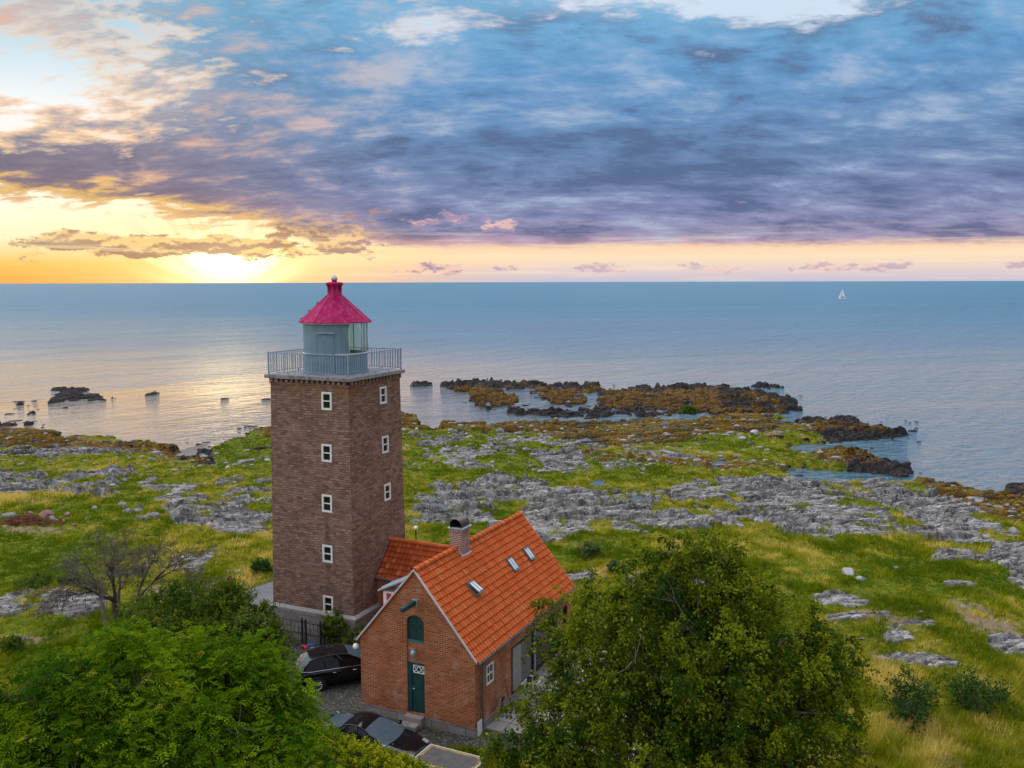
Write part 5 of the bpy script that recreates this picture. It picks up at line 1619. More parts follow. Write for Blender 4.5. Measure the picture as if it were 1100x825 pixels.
# round shrub against the tower
b = atz(366, 692, 0)
sc_ = [lobe(366, 669, b.y - .2, 15), lobe(360, 676, b.y - .4, 12), lobe(375, 680, b.y - .5, 14), lobe(368, 690, b.y - .4, 13)]
broadleaf_tree('round_shrub', 'round bright green shrub growing at the corner of the tower plinth', 'shrub', (b.x, b.y - .3, 0), sc_, 170, 55, .12, .075, [(.035, .085, .006), (.12, .17, .010), (.18, .18, .02)], 51, spread=.2, droop=0, trunk_r=.05, crown_name='foliage')


def shrub(px, py, w, h, label, cols, seed, name='shrub', ln=.12, n=60, group=None):
    p = on_ground(px, py)
    s = w / FPX * p.y / 2; hh = h / FPX * p.y
    rng = np.random.default_rng(seed)
    lb = [((p.x + rng.uniform(-.5, .5) * s, p.y + rng.uniform(-.5, .5) * s, gz(p.x, p.y) + hh * rng.uniform(.4, .6)), s * rng.uniform(.5, .7), s * rng.uniform(.5, .7), hh * .5) for _ in range(5)]
    return broadleaf_tree(name, label, 'shrub', (p.x, p.y, gz(p.x, p.y)), lb, n, 46, ln, ln * .62, cols, seed, spread=max(.16, s * .24), droop=-.1, trunk_r=.03, group=group, crown_name='foliage')


DG = [(.012, .040, .012), (.04, .085, .018), (.08, .10, .02)]
MG = [(.030, .065, .010), (.085, .125, .014), (.16, .16, .02)]
shrub(973, 778, 62, 44, 'dark green leafy shrub by the tall straw-coloured grass', DG, 61)
shrub(1042, 764, 66, 36, 'dark spreading shrub right of the shrub in the straw-coloured grass', DG, 62)
shrub(635, 600, 30, 16, 'grey-green rounded bush on the grass behind the house roof', [(.04, .07, .025), (.085, .12, .045), (.1, .13, .05)], 63)
shrub(660, 616, 22, 10, 'small grey-green bush just below the rounded bush behind the house', [(.035, .06, .03), (.075, .11, .05), (.1, .13, .05)], 64, n=40)
shrub(38, 632, 36, 15, 'low dark green bush on the left meadow beside the bare tree', MG, 65, n=50)
shrub(76, 585 + 40, 22, 9, 'little bush between the low dark bush and the bare tree', MG, 66, n=36)
shrub(283, 615, 26, 12, 'deep green bush on the grass at the left edge of the tower', DG, 67, n=50)
shrub(16, 698, 24, 10, 'dark bush on the dry grass left of the feathery tree', MG, 68, n=40)
shrub(740, 442, 16, 7, 'green bush on the orange lichen rocks at the shore', MG, 69, n=40, ln=.25)
shrub(100, 568 + 66, 0.1 + 26, 10, 'small bush under the branches of the bare tree', MG, 70, n=36)


def bare_tree():
    rng = np.random.default_rng(77)
    b = atz(124, 676, 0)
    T = thing('bare_tree', 'leafless grey tree with several spreading stems on the left meadow', 'tree', (b.x, b.y, gz(b.x, b.y)))
    stems = {}
    segs_t, segs_b = [], []

    def grow(p, d, L, r, depth, store):
        n = 4
        pts, rs = [p], [r]
        q = p.copy(); dd = d.copy()
        for i in range(n):
            dd = unit(dd + rng.normal(0, .17, 3) + np.array([0, 0, .03 if depth < 3 else -.02]))
            q = q + dd * L / n
            pts.append(q); rs.append(r * (1 - .42 * (i + 1) / n))
        store.append((pts, [max(q_, .010) for q_ in rs]))
        if depth >= 6 or r < .008: return
        k = 3 if depth in (1, 2, 3) else 2
        for j in range(k):
            ax = unit(np.cross(dd, rng.normal(size=3)))
            ang = rng.uniform(.30, .75)
            nd = unit(dd * math.cos(ang) + ax * math.sin(ang) + np.array([0, 0, -.08 if depth > 2 else .0]) + np.array([dd[0], dd[1], 0]) * .25)
            grow(q, nd, L * rng.uniform(.58, .80), r * rng.uniform(.46, .64), depth + 1, segs_b)
        if depth > 0:
            for j in range(2):
                t = rng.integers(1, n)
                ax = unit(np.cross(dd, rng.normal(size=3)))
                nd = unit(dd * .6 + ax * .8)
                grow(pts[t], nd, L * .55, rs[t] * .38, depth + 2, segs_b)
    for (dx_, dz_, L, r) in ((-.05, 1, 2.15, .24), (.45, .9, 2.0, .17), (-.6, .8, 1.9, .16), (.85, .7, 2.1, .17), (.15, .95, 2.1, .13)):
        st = []
        grow(np.array([dx_ * .3, rng.normal(0, .1), -.1]), unit(np.array([dx_, rng.normal(0, .25), dz_])), L, r, 0, segs_t)
    V, F = tubes_np(segs_t, 7); link('trunk', np_mesh('trunk', V, F, M_BAREBARK, True), T)
    V, F = tubes_np(segs_b, 4); link('branches', np_mesh('branches', V, F, M_BAREBARK, True), T)


bare_tree()
# ------------------------------------------------------------------ grass standing on the meadow
def build_grass():
    rng = np.random.default_rng(99)
    N = 520000
    az = np.radians(rng.uniform(-31, 31, N))
    u = rng.random(N)
    D = 29 * (150 / 29) ** (u ** 1.25)
    X, Y = D * np.sin(az), D * np.cos(az)
    z, F = ground_fields(X, Y)
    lx = (X - HA.x) * HE1.x + (Y - HA.y) * HE1.y; ly = (X - HA.x) * HE2.x + (Y - HA.y) * HE2.y
    built = ((lx > -HW - .3) & (lx < .3) & (ly > -.3) & (ly < HL + .3)) | ((lx > -10) & (lx < -5) & (ly > 6.8) & (ly < 10.4)) | ((lx > -.1) & (lx < 6.7) & (ly > .6) & (ly < 11.4))
    tl = np.hypot(X + 8.98, Y - 46.98) < 3.6
    flat = np.maximum(F['pave'], F['road'])
    tall = fbm(X / 3.0, Y / 4.5, 4, 71)
    f1, f2, cv, _, _ = worley(X / 1.5, Y / 1.8, 9)
    clump = sstep(f1, .55, .15) * (cv > .45)
    tall = tall + clump * .65 * cv
    dens = (1 - F['rock']) * (F['land'] > .9) * (1 - F['pool']) * (flat < .12) * (~built) * (~tl)
    dens = dens * np.clip(.60 + tall * 1.0 + F['straw'] * .35 - F['bare'] * .65, 0.05, 1)
    dens = dens * np.where(flat > .02, .25, 1)
    keep = rng.random(N) < dens
    X, Y, z, D, tall = X[keep], Y[keep], z[keep], D[keep], tall[keep]
    st, grn = F['straw'][keep], F['green'][keep]
    clump, cv = clump[keep], cv[keep]
    n = len(X)
    tone = fbm(X / 2.2, Y / 3.5, 4, 81) + fbm(X / 9, Y / 12, 3, 83) * .7
    # colours: green, olive, straw
    s = np.clip(.27 + tone * 1.15 + st * .55 - grn * .42 + rng.normal(0, .19, n) + clump * (cv - .66) * 1.1, 0, 1)[:, None]
    g0 = np.array([.056, .094, .004]); g1 = np.array([.185, .190, .008]); g2 = np.array([.40, .315, .115])
    col = np.where(s < .55, g0 + (g1 - g0) * (s / .55), g1 + (g2 - g1) * ((s - .55) / .45))
    hgt = (.13 + .19 * np.clip(tall + .3, 0, 1.5) + st * .25) * rng.uniform(.6, 1.3, n)
    wd = np.clip(.00075 * D, .02, .10)
    VV, FF, CC, off = [], [], [], 0
    for k in range(3):
        a = rng.uniform(0, 2 * np.pi, n)
        lean = rng.uniform(.15, .75, n)
        base = np.stack([X + rng.normal(0, .07, n), Y + rng.normal(0, .07, n), z - .02], -1)
        dirn = np.stack([np.cos(a) * lean, np.sin(a) * lean, np.ones(n)], -1)
        h = hgt * rng.uniform(.6, 1.15, n)
        side = np.stack([-np.sin(a + .6), np.cos(a + .6), np.zeros(n)], -1) * (wd * rng.uniform(.7, 1.5, n))[:, None]
        tip = base + dirn * h[:, None]
        V = np.stack([base - side * .5, base + side * .5, tip], 1).reshape(-1, 3)
        i = np.arange(n) * 3
        FF.append(np.stack([i, i + 1, i + 2], -1) + off); VV.append(V); off += len(V)
        CC.append(np.repeat(np.concatenate([col * rng.uniform(.75, 1.25, (n, 1)), np.ones((n, 1))], 1), 3, axis=0))
    o = link('meadow_grass', np_mesh('meadow_grass', np.concatenate(VV), np.concatenate(FF), M_GRASSB, False, {'leaf': np.concatenate(CC)}))
    tag(o, 'green and straw-coloured grass growing over the coastal meadow', 'grass', kind='stuff')


build_grass()
# ------------------------------------------------------------------ terrace, yard things
def yard_and_terrace():
    t = MB(); t.span((.052, .75, -.1), (6.2, 11.2, .07))
    o = t.obj('terrace', M_SLABS); o.location = HA; o.rotation_euler = (0, 0, HY); o['kind'] = 'structure'
    # retaining wall by the road, left of the tower
    q = MB(); q.span((-.15, -1.2, -.2), (.15, 1.2, .62)); c = MB(); c.span((-.20, -1.25, .622), (.20, 1.25, .74), .02)
    T = thing('retaining_wall', 'low brown stone wall with pale coping at the left corner of the tower plinth', 'wall', (-12.75, 46.4, 0), .25)
    q.obj('wall_body', M_STONE, T); c.obj('coping', M_KERB, T)
    # road kerb
    # black iron fence in front of the plinth
    P0, P1 = Vector((-12.0, 44.75, 0)), Vector((-8.4, 43.1, 0))
    F = thing('iron_fence', 'black iron fence with paired posts in front of the tower plinth', 'fence', P0, math.atan2(P1.y - P0.y, P1.x - P0.x))
    L = (P1 - P0).length
    r = MB()
    for z in (.12, .75, 1.30): r.tube([(0, 0, z), (L, 0, z)], .022, 6)
    for k in range(1, 34):
        x = L * k / 34
        r.tube([(x, 0, .12), (x, 0, .75 + (.55 if k % 2 else 0))], .012, 5)
    r.obj('fence_bars', M_BLACK, F)
    for x in (0, .12, L * .44, L * .44 + .22, L * .72, L * .72 + .2, L):
        p = MB(); p.span((x - .04, -.04, 0), (x + .04, .04, 1.46)); p.lathe([(.05, 1.46), (.03, 1.52), (0, 1.55)], 8, (x, 0, 0)); p.obj('post', M_BLACK, F)
    # striped bag at the fence foot
    b = atz(334, 694, .15)
    B = thing('striped_bag', 'white, red and blue bag at the foot of the iron fence', 'bag', (b.x, b.y, 0), .3)
    q = MB(); q.span((-.34, -.2, 0), (.34, .2, .20), .08); q.obj('bag_body', M_WHITE, B)
    q = MB(); q.span((-.35, -.21, .04), (-.02, .21, .205), .07); q.obj('red_stripe', M_RED, B)
    q = MB(); q.span((-.18, -.205, .16), (.30, .1, .30), .06); q.obj('blue_flap', M_BLUE, B)
    for (px, py, m_, lab) in ((326, 694, M_RED, 'small red ball lying beside the striped bag at the fence'),):
        q = atz(px, py, .1); o = MB(); o.lathe([(0, .11)] + [(.11 * math.sin(math.pi * k / 8), .11 * math.cos(math.pi * k / 8)) for k in range(1, 8)] + [(0, -.11)], 12)
        ob = o.obj('ball', m_, None, (q.x, q.y, .11)); tag(ob, lab, 'ball')
    # red marker post on the road edge
    q = atz(288, 661, .0); z0 = gz(q.x, q.y)
    mk = thing('marker_post', 'small red-topped marker post on the road edge beside the tower', 'post', (q.x, q.y, z0))
    o = MB(); o.span((-.05, -.05, -.05), (.05, .05, .34)); o.obj('post', M_OFFWHITE, mk); o = MB(); o.lathe([(.075, .34), (.075, .46), (0, .49)], 10); o.obj('cap', M_RED, mk)
    # shed roof with lichen
    c4 = [atz(462.5, 800, 1.1), atz(521, 815, 1.1)]
    ax = (c4[1] - c4[0]); w_ = ax.length; ang = math.atan2(ax.y, ax.x)
    S = thing('bin_shelter', 'low shelter with flat grey lichen-edged felt roof between the hedge and the yard', 'shelter', (c4[0].x, c4[0].y, 0), ang)
    nx, ny = 26, 16
    V, Fc, At = [], [], []
    dp = 1.25
    for j in range(ny + 1):
        for i in range(nx + 1):
            x, y = w_ * i / nx, -dp * j / ny
            d = min(x, w_ - x, -y, dp + y)
            V.append((x, y, 1.10 - .03 * j / ny)); At.append((max(0, 1 - d / .16),) * 3 + (1,))
    for j in range(ny):
        for i in range(nx):
            a = j * (nx + 1) + i; Fc.append((a, a + nx + 1, a + nx + 2, a + 1))
    link('felt_roof', np_mesh('felt_roof', V, Fc, M_FELT, False, {'edge': At}), S)
    e = MB()
    e.span((-.03, .0, 1.0), (w_ + .03, .03, 1.12)); e.span((-.03, -dp - .03, .97), (w_ + .03, -dp, 1.09)); e.span((-.03, -dp, .98), (0, 0, 1.11)); e.span((w_, -dp, .98), (w_ + .03, 0, 1.11)); e.obj('roof_edge', M_OFFWHITE, S)
    q = MB()
    q.span((.03, -.07, -.1), (w_ - .03, -.03, 1.0)); q.span((.03, -dp + .03, -.1), (.07, -.07, .97)); q.span((w_ - .07, -dp + .03, -.1), (w_ - .03, -.07, .97)); q.obj('shelter_wall', M_WOODG, S)


def hplace(x, y): return hloc(x, y, .07)


def garden_chair(name_label, x, y, rz):
    T = thing('garden_chair', name_label, 'chair', hplace(x, y), rz)
    s = MB(); s.span((-.24, -.24, .42), (.24, .22, .45), .012); s.obj('seat', M_WHITE, T)
    s = MB()
    for k in range(5): s.box((-.19 + k * .095, .245, .66), (.055, .02, .46), Matrix.Rotation(-.16, 3, 'X'))
    s.box((0, .285, .90), (.46, .025, .06), Matrix.Rotation(-.16, 3, 'X')); s.obj('backrest', M_WHITE, T)
    for sx_ in (-1, 1):
        for sy_ in (-1, 1):
            l = MB(); l.tube([(sx_ * .21, sy_ * .20, .42), (sx_ * .25, sy_ * .25, 0)], .02, 6); l.obj('leg', M_WHITE, T)
        a = MB(); a.tube([(sx_ * .25, .26, .66), (sx_ * .26, -.16, .64), (sx_ * .24, -.2, .44)], .022, 6); a.obj('armrest', M_WHITE, T)
    return T


def terrace_things():
    garden_chair('white slatted garden chair on the terrace, the one nearest the black kettle barbecue', 2.35, 6.3, HY + .6)
    garden_chair('white slatted garden chair high up through the leaves by the far end of the terrace', 1.3, 9.0, HY - 1.2)
    garden_chair('white slatted garden chair low in the leaves at the near left of the terrace', 2.7, 1.5, HY + 2.4)
    garden_chair('white slatted garden chair low in the leaves at the near right of the terrace', 4.6, 1.4, HY + 1.1)
    # kettle barbecue
    T = thing('kettle_barbecue', 'black round kettle barbecue standing open on the terrace slabs', 'barbecue', hplace(2.0, 5.0), .4)
    b = MB(); b.lathe([(0, .50), (.16, .51), (.29, .60), (.34, .74), (.32, .745), (.27, .62), (.15, .54), (0, .53)], 24); b.obj('bowl', M_BLACK, T)
    b = MB(); b.lathe([(.34, 0), (.30, .13), (.18, .23), (0, .26)], 24, (.28, .30, .74)); b.obj('lid', M_BLACK, T)
    for k in range(3):
        a = k * 2.094; l = MB(); l.tube([(.18 * math.cos(a), .18 * math.sin(a), .56), (.34 * math.cos(a), .34 * math.sin(a), 0)], .016, 6); l.obj('leg', M_CHROME, T)
    # white metal folding table with crossed legs by the wall
    T = thing('metal_table', 'white metal folding table with crossed legs by the brick wall', 'table', hplace(.62, 4.1), HY + math.pi / 2)
    f = MB()
    for a in (-.3, .3): f.box((0, a, .74), (1.0, .035, .03))
    for a in (-.5, .5): f.box((a, 0, .74), (.035, .63, .03))
    for k in range(7): f.box((-.42 + k * .14, 0, .735), (.03, .58, .012))
    f.obj('table_top', M_WHITE, T)
    for a in (-.42, .42):
        l = MB(); l.tube([(a, -.28, .73), (a, .28, 0)], .018, 6); l.obj('leg', M_WHITE, T)
        l = MB(); l.tube([(a + .03, .28, .73), (a + .03, -.28, 0)], .018, 6); l.obj('leg', M_WHITE, T)
    for (x, y, h, m_, lab) in ((-.2, .05, .22, M_NAVY, 'dark blue pot standing on the white metal table'), (.22, -.08, .16, M_BLACK, 'small black pot standing on the white metal table')):
        p = MB(); p.lathe([(0, 0), (.09, 0), (.12, h), (.10, h), (.08, .03), (0, .03)], 14)
        o = p.obj('plant_pot', m_, None, hplace(.62, 4.1) + Matrix.Rotation(HY + math.pi / 2, 3, 'Z') @ Vector((x, y, .757))); tag(o, lab, 'pot')
    # folded chair leaning on the wall + bare creeper canes
    T = thing('folding_chair', 'dark folded chair leaning on the brick wall under the small white window', 'chair', hplace(.20, 1.75), HY + math.pi / 2)
    R = Matrix.Rotation(.16, 3, 'X')
    for (nm, c_, d_, mm) in (('seat', (0, .0, .42), (.40, .03, .40), M_BLACK), ('backrest', (0, .005, .86), (.40, .025, .22), M_BLACK), ('frame', (-.22, 0, .5), (.03, .035, 1.0), M_ZINC), ('frame', (.22, 0, .5), (.03, .035, 1.0), M_ZINC)):
        s = MB(); s.box(R @ Vector(c_), d_, R); s.obj(nm, mm, T)
    T = thing('garden_spade', 'long-handled dark spade leaning on the brick wall beside the folded chair', 'spade', hplace(.28, 2.45), HY + math.pi / 2)
    s = MB(); s.tube([(0, -.12, .30), (0, .17, 1.35)], .02, 6); s.tube([(-.08, .17, 1.36), (.08, .17, 1.36)], .02, 6); s.obj('handle', M_BARK, T)
    s = MB(); s.box((0, -.16, .15), (.2, .02, .32), Matrix.Rotation(.2, 3, 'X'), .006); s.obj('blade', M_BLACK, T)
    # garden lamp behind the wing
    p = on_ground(447, 588); z0 = gz(p.x, p.y)
    T = thing('lamp_post', 'dark lamp post with white globe behind the low wing of the house', 'lamp post', (p.x, p.y, z0))
    top = aty(447.5, 567, p.y).z - z0
    s = MB(); s.lathe([(.09, -.1), (.09, .15), (.045, .22), (.04, top - .25), (.07, top - .2)], 12); s.obj('pole', M_BLACK, T)
    s = MB(); s.lathe([(0, .14)] + [(.14 * math.sin(math.pi * k / 10), .14 * math.cos(math.pi * k / 10)) for k in range(1, 10)] + [(0, -.14)], 18, (0, 0, top)); s.obj('lamp_globe', M_GLOBE, T)


yard_and_terrace()
terrace_things()


# ------------------------------------------------------------------ cars
M_GLASSC = plain('tinted_car_glass', (.006, .007, .008), .05, var=.1, spec=.28)


def make_car(label, loc, rz, paint, roof_z=1.47, fast=False, chrome=True):
    T = thing('parked_car', label, 'car', loc, rz)
    if fast:   # long low fastback
        st = [(-2.30, .66, .60), (-2.26, .76, .84), (-2.05, .84, .93), (-1.4, .89, .94), (-.6, .90, .93), (.2, .90, .92), (.95, .89, .91), (1.35, .88, .86), (1.85, .84, .75), (2.18, .74, .62), (2.30, .58, .48)]
        xR0, xF0, xR1, xF1, belt = -2.0, 1.10, -.95, .15, .90
    else:
        st = [(-2.15, .70, .66), (-2.10, .80, .94), (-1.92, .86, .99), (-1.4, .89, .99), (-.6, .90, .98), (.2, .90, .97), (.95, .89, .97), (1.4, .88, .93), (1.8, .84, .84), (2.08, .74, .70), (2.18, .58, .52)]
        xR0, xF0, xR1, xF1, belt = -1.98, 1.15, -1.55, .15, .95
    bz = .24
    V, F = [], []
    for (x, hw, tz) in st:
        e = max(0, abs(x) - 1.7) / .6
        z0 = bz + .10 * e
        half = [(hw * .90, z0), (hw * .985, z0 + .16), (hw, z0 + .38 if z0 + .38 < tz - .14 else tz - .18), (hw * .985, tz - .12), (hw * .93, tz - .03), (hw * .70, tz + .012), (hw * .35, tz + .028), (0, tz + .032)]
        ring = [(x, y, z) for y, z in half] + [(x, -y, z) for y, z in half[-2::-1]]
        V += ring
    k = 15
    for i in range(len(st) - 1):
        for j in range(k - 1): F.append((i * k + j, i * k + j + 1, (i + 1) * k + j + 1, (i + 1) * k + j))
        F.append((i * k + k - 1, i * k, (i + 1) * k, (i + 1) * k + k - 1))
    me = np_mesh('body', V, F, paint, True)
    bm = bmesh.new(); bm.from_mesh(me); bm.verts.ensure_lookup_table()
    bm.faces.new([bm.verts[j] for j in range(k)]); bm.faces.new([bm.verts[(len(st) - 1) * k + j] for j in range(k)][::-1])
    bmesh.ops.recalc_face_normals(bm, faces=bm.faces); bm.to_mesh(me); bm.free()
    body = link('body', me, T)
    # greenhouse
    n = 12
    yb, yt = .845, .60

    def low(t): return (xR0 + (xF0 - xR0) * t, belt)

    def high(t):
        z = roof_z - (.17 if fast else .09) * (abs(2 * t - 1.15) ** 2.2)
        return (xR1 + (xF1 - xR1) * t, z)
    for sgn in (-1, 1):
        g_ = MB()
        for i in range(n):
            a, b = i / n, (i + 1) / n
            (xa, za), (xb, zb) = low(a), low(b); (xc, zc), (xd, zd) = high(a), high(b)
            g_.face([(xa, sgn * yb, za), (xb, sgn * yb, zb), (xd, sgn * yt, zd - .03), (xc, sgn * yt, zc - .03)])
        g_.obj('side_window', M_GLASSC, T)
        pl = MB()
        for t, w in ((0.0, .10), (.34, .05), (.66, .07), (1.0, .06)):
            (xa, za), (xc, zc) = low(t), high(t)
            pl.tube([(xa, sgn * (yb + .004), za - .02), (xa * .5 + xc * .5, sgn * (yb * .5 + yt * .5 + .012), (za + zc) / 2 + .015), (xc, sgn * (yt + .004), zc - .01)], w * .45, 6)
        rail = [(low(0)[0], sgn * (yb + .002), low(0)[1] - .02)] + [(high(t)[0], sgn * (yt + .006), high(t)[1] - .012) for t in np.linspace(0, 1, 9)] + [(low(1)[0], sgn * (yb + .002), low(1)[1] - .02)]
        pl.tube(rail, .035, 6)
        pl.obj('pillar', paint, T)
        if chrome:
            c = MB(); c.tube([(low(t)[0], sgn * (yb + .035), belt + .012 + (.05 * max(0, .12 - t) / .12)) for t in np.linspace(.0, 1, 9)], .013, 5); c.obj('window_trim', M_CHROME, T)
        m_ = MB(); m_.box((xF0 - .32, sgn * 1.0, belt + .06), (.12, .22, .14), None, .03); m_.obj('wing_mirror', paint, T)
    rf = MB()
    ys = np.linspace(-1, 1, 9)
    rows = [[(high(t)[0], y * yt, high(t)[1] + .035 * (1 - y * y) - .01) for y in ys] for t in np.linspace(0, 1, 9)]
    for A, B in zip(rows, rows[1:]):
        for i in range(8):
            f = rf.face([A[i], A[i + 1], B[i + 1], B[i]]); f.smooth = True
    bmesh.ops.remove_doubles(rf.bm, verts=rf.bm.verts, dist=1e-5)
    rf.obj('roof', paint, T)
    for nm, t, dx_ in (('windscreen', 1, .16), ('rear_window', 0, -.10)):
        w = MB()
        top = [(high(t)[0], y * yt, high(t)[1] + .035 * (1 - y * y) - .012) for y in ys]
        bot = [(low(t)[0] + dx_ * (1 - y * y), y * yb, belt + .01) for y in ys]
        mid = [tuple((np.array(a) + np.array(b)) / 2 + np.array([(.05 if t else -.05), 0, .03])) for a, b in zip(top, bot)]
        for A, B in ((top, mid), (mid, bot)):
            for i in range(8): f = w.face([A[i], A[i + 1], B[i + 1], B[i]]); f.smooth = True
        bmesh.ops.remove_doubles(w.bm, verts=w.bm.verts, dist=1e-5)
        w.obj(nm, M_CARGLASS, T)
    for x in (-1.32, 1.36):
        for sgn in (-1, 1):
            t_ = MB()
            ring = lambda r, y: [(x + r * math.cos(a), sgn * y, .33 + r * math.sin(a)) for a in np.linspace(0, 2 * math.pi, 29)[:-1]]
            prof = [(.20, .905), (.24, .915), (.31, .912), (.33, .89), (.33, .72)]
            rs = [[t_.bm.verts.new(p) for p in ring(r, y)] for r, y in prof]
            for A, B in zip(rs, rs[1:]):
                for i in range(28): t_.bm.faces.new((A[i], A[(i + 1) % 28], B[(i + 1) % 28], B[i]))
            tr = t_.obj('wheel', M_TYRE, T)
            r_ = MB()
            r_.tube([(x + .215 * math.cos(a), sgn * .905, .33 + .215 * math.sin(a)) for a in np.linspace(0, 2 * math.pi, 25)], .016, 5, False)
            for q in range(10):
                a = q * 2 * math.pi / 10
                r_.tube([(x, sgn * .90, .33), (x + .21 * math.cos(a), sgn * .905, .33 + .21 * math.sin(a))], .017, 5)
            r_.obj('rim', M_CHROME, tr)
            d_ = MB(); d_.tube([(x, sgn * .86, .33), (x, sgn * .893, .33)], .385, 24); d_.obj('wheel_arch', M_BLACK, T)
    for sgn in (-1, 1):
        l = MB(); l.box((st[0][0] + .13, sgn * (.66 if not fast else .62), .78 if not fast else .76), (.16, .26, .20 if not fast else .12), None, .03); l.obj('tail_light', M_LAMPR, T)
        l = MB(); l.box((st[-1][0] - .22, sgn * .60, .62 if fast else .70), (.26, .22, .11), Matrix.Rotation(.35, 3, 'Y'), .03); l.obj('headlight', M_LAMPR, T)
        hd = MB()
        for xx in (-.35, .55): hd.box((xx - .2, sgn * .905, .80), (.16, .03, .025), None, .008)
        hd.obj('door_handle', M_CHROME if chrome else paint, T)
    return T


make_car('black hatchback with silver window trim parked between the house and the tower', (-7.71, 40.3, 0), math.radians(20.9), M_CARP, 1.50)
make_car('low black fastback car parked in front of the gable behind the hedge', (-5.5, 33.62, 0), math.radians(-21.5), M_CARP, 1.40, True)


# ------------------------------------------------------------------ sailing boat
def sailboat():
    p = atz(905, 321, SEA)
    T = thing('sailing_boat', 'white sailing boat under two sails far out on the water', 'boat', (p.x, p.y, SEA), math.radians(172))
    V, F = [], []
    L, Bm = 10.0, 1.4
    N = 14
    for i in range(N + 1):
        t = i / N
        x = -L / 2 + L * t
        hw = Bm * (1 - max(0, (t - .35) / .65) ** 2.2) * (.78 + .22 * min(1, t / .3))
        for (y, z) in ((0, -.4), (hw * .7, -.2), (hw * .96, .5), (hw, 1.05 + .25 * t * t), (0, 1.12 + .25 * t * t), (-hw, 1.05 + .25 * t * t), (-hw * .96, .5), (-hw * .7, -.2)): V.append((x, y, z))
    for i in range(N):
        for j in range(8): F.append((i * 8 + j, i * 8 + (j + 1) % 8, i * 8 + 8 + (j + 1) % 8, i * 8 + 8 + j))
    F.append(tuple(range(0, 4))); F.append((0, 4, 5, 7))
    link('hull', np_mesh('hull', V, F, M_SAIL, True), T)
    c = MB(); c.span((-1.6, -.9, 1.1), (2.2, .9, 1.65), .2); c.obj('cabin', M_NAVY, T)
    m_ = MB(); m_.tube([(.8, 0, 1.0), (.8, 0, 13.8)], [.11, .06], 8); m_.obj('mast', M_ZINC, T)
    b = MB(); b.tube([(.7, 0, 2.3), (-3.9, .5, 2.3)], .07, 8); b.obj('boom', M_ZINC, T)

    def sail(name, A, B, C, bulge):
        V, F = [], []
        n = 10
        A, B, C = map(np.array, (A, B, C))
        for i in range(n + 1):
            for j in range(n + 1):
                u, v = i / n, j / n
                P = A + (C - A) * v + (B - A) * u * (1 - v)
                P = P + np.array([0, bulge * math.sin(math.pi * u) * (1 - v) * .9, 0])
                V.append(P)
        for i in range(n):
            for j in range(n): F.append((i * (n + 1) + j, (i + 1) * (n + 1) + j, (i + 1) * (n + 1) + j + 1, i * (n + 1) + j + 1))
        link(name, np_mesh(name, V, F, M_SAIL, True), T)
    sail('main_sail', (.65, .02, 2.6), (-3.2, .5, 2.6), (.72, .02, 13.2), .5)
    sail('jib', (4.6, 0, 1.6), (2.0, .6, 1.9), (1.1, 0, 11.0), .45)


sailboat()


# ------------------------------------------------------------------ person on the path behind the rounded tree
def skin_mesh(name, pts, edges, radii, mat, parent, sub=2, root=0):
    bm = bmesh.new()
    lay = bm.verts.layers.skin.verify()
    vs = [bm.verts.new(tuple(p)) for p in pts]
    for a, b in edges: bm.edges.new((vs[a], vs[b]))
    for i, (v, r) in enumerate(zip(vs, radii)):
        v[lay].radius = (r, r); v[lay].use_root = (i == root)
    me = bpy.data.meshes.new(name)
    bm.to_mesh(me); bm.free()
    me.materials.append(mat)
    o = link(name, me, parent)
    md = o.modifiers.new('skin', 'SKIN'); md.use_smooth_shade = True
    o.modifiers.new('sub', 'SUBSURF').levels = sub
    o.modifiers['sub'].render_levels = sub
    return o


def person():
    p = atz(248, 655, -.15)
    z0 = gz(p.x, p.y)
    T = thing('person', 'person in maroon hooded jacket and dark trousers walking behind the rounded tree', 'person', (p.x, p.y, z0), .5)
    hip, s = .92, 1
    # body: feet, legs, torso, arms, head as one figure
    pts = [(0, 0, .95), (0, 0, 1.15), (0, -.02, 1.38), (0, -.03, 1.50), (0, -.05, 1.60), (0, -.06, 1.70),
           (.09, 0, .90), (.10, -.10, .50), (.10, -.06, .09), (.10, -.20, .04), (-.09, 0, .90), (-.10, .10, .50), (-.10, .26, .12), (-.10, .18, .03),
           (.17, -.02, 1.40), (.24, .05, 1.14), (.23, -.06, .90), (.23, -.09, .80), (-.17, -.02, 1.40), (-.24, -.08, 1.14), (-.22, -.22, .95), (-.22, -.28, .87)]
    ed = [(0, 1), (1, 2), (2, 3), (3, 4), (4, 5), (0, 6), (6, 7), (7, 8), (8, 9), (0, 10), (10, 11), (11, 12), (12, 13), (2, 14), (14, 15), (15, 16), (16, 17), (2, 18), (18, 19), (19, 20), (20, 21)]
    rad = [.13, .125, .13, .055, .085, .075, .085, .06, .045, .04, .085, .06, .045, .04, .065, .048, .036, .032, .065, .048, .036, .032]
    body = skin_mesh('person_body', pts, ed, rad, M_SKIN, T)
    skin_mesh('trousers', [pts[i] for i in (0, 6, 7, 8, 10, 11, 12)], [(0, 1), (1, 2), (2, 3), (0, 4), (4, 5), (5, 6)], [.15, .105, .08, .065, .105, .08, .065], M_NAVY, T)
    skin_mesh('jacket', [pts[i] for i in (0, 1, 2, 14, 15, 16, 18, 19, 20)] + [(0, -.03, 1.47)], [(0, 1), (1, 2), (2, 3), (3, 4), (4, 5), (2, 6), (6, 7), (7, 8), (2, 9)], [.165, .16, .165, .085, .068, .055, .085, .068, .055, .085], M_MAROON, T, root=1)
    hd = MB(); hd.lathe([(.13, -.13), (.135, 0), (.11, .09), (.05, .135), (0, .145)], 14, (0, .015, 1.64)); hd.obj('hood', M_MAROON, T)


person()
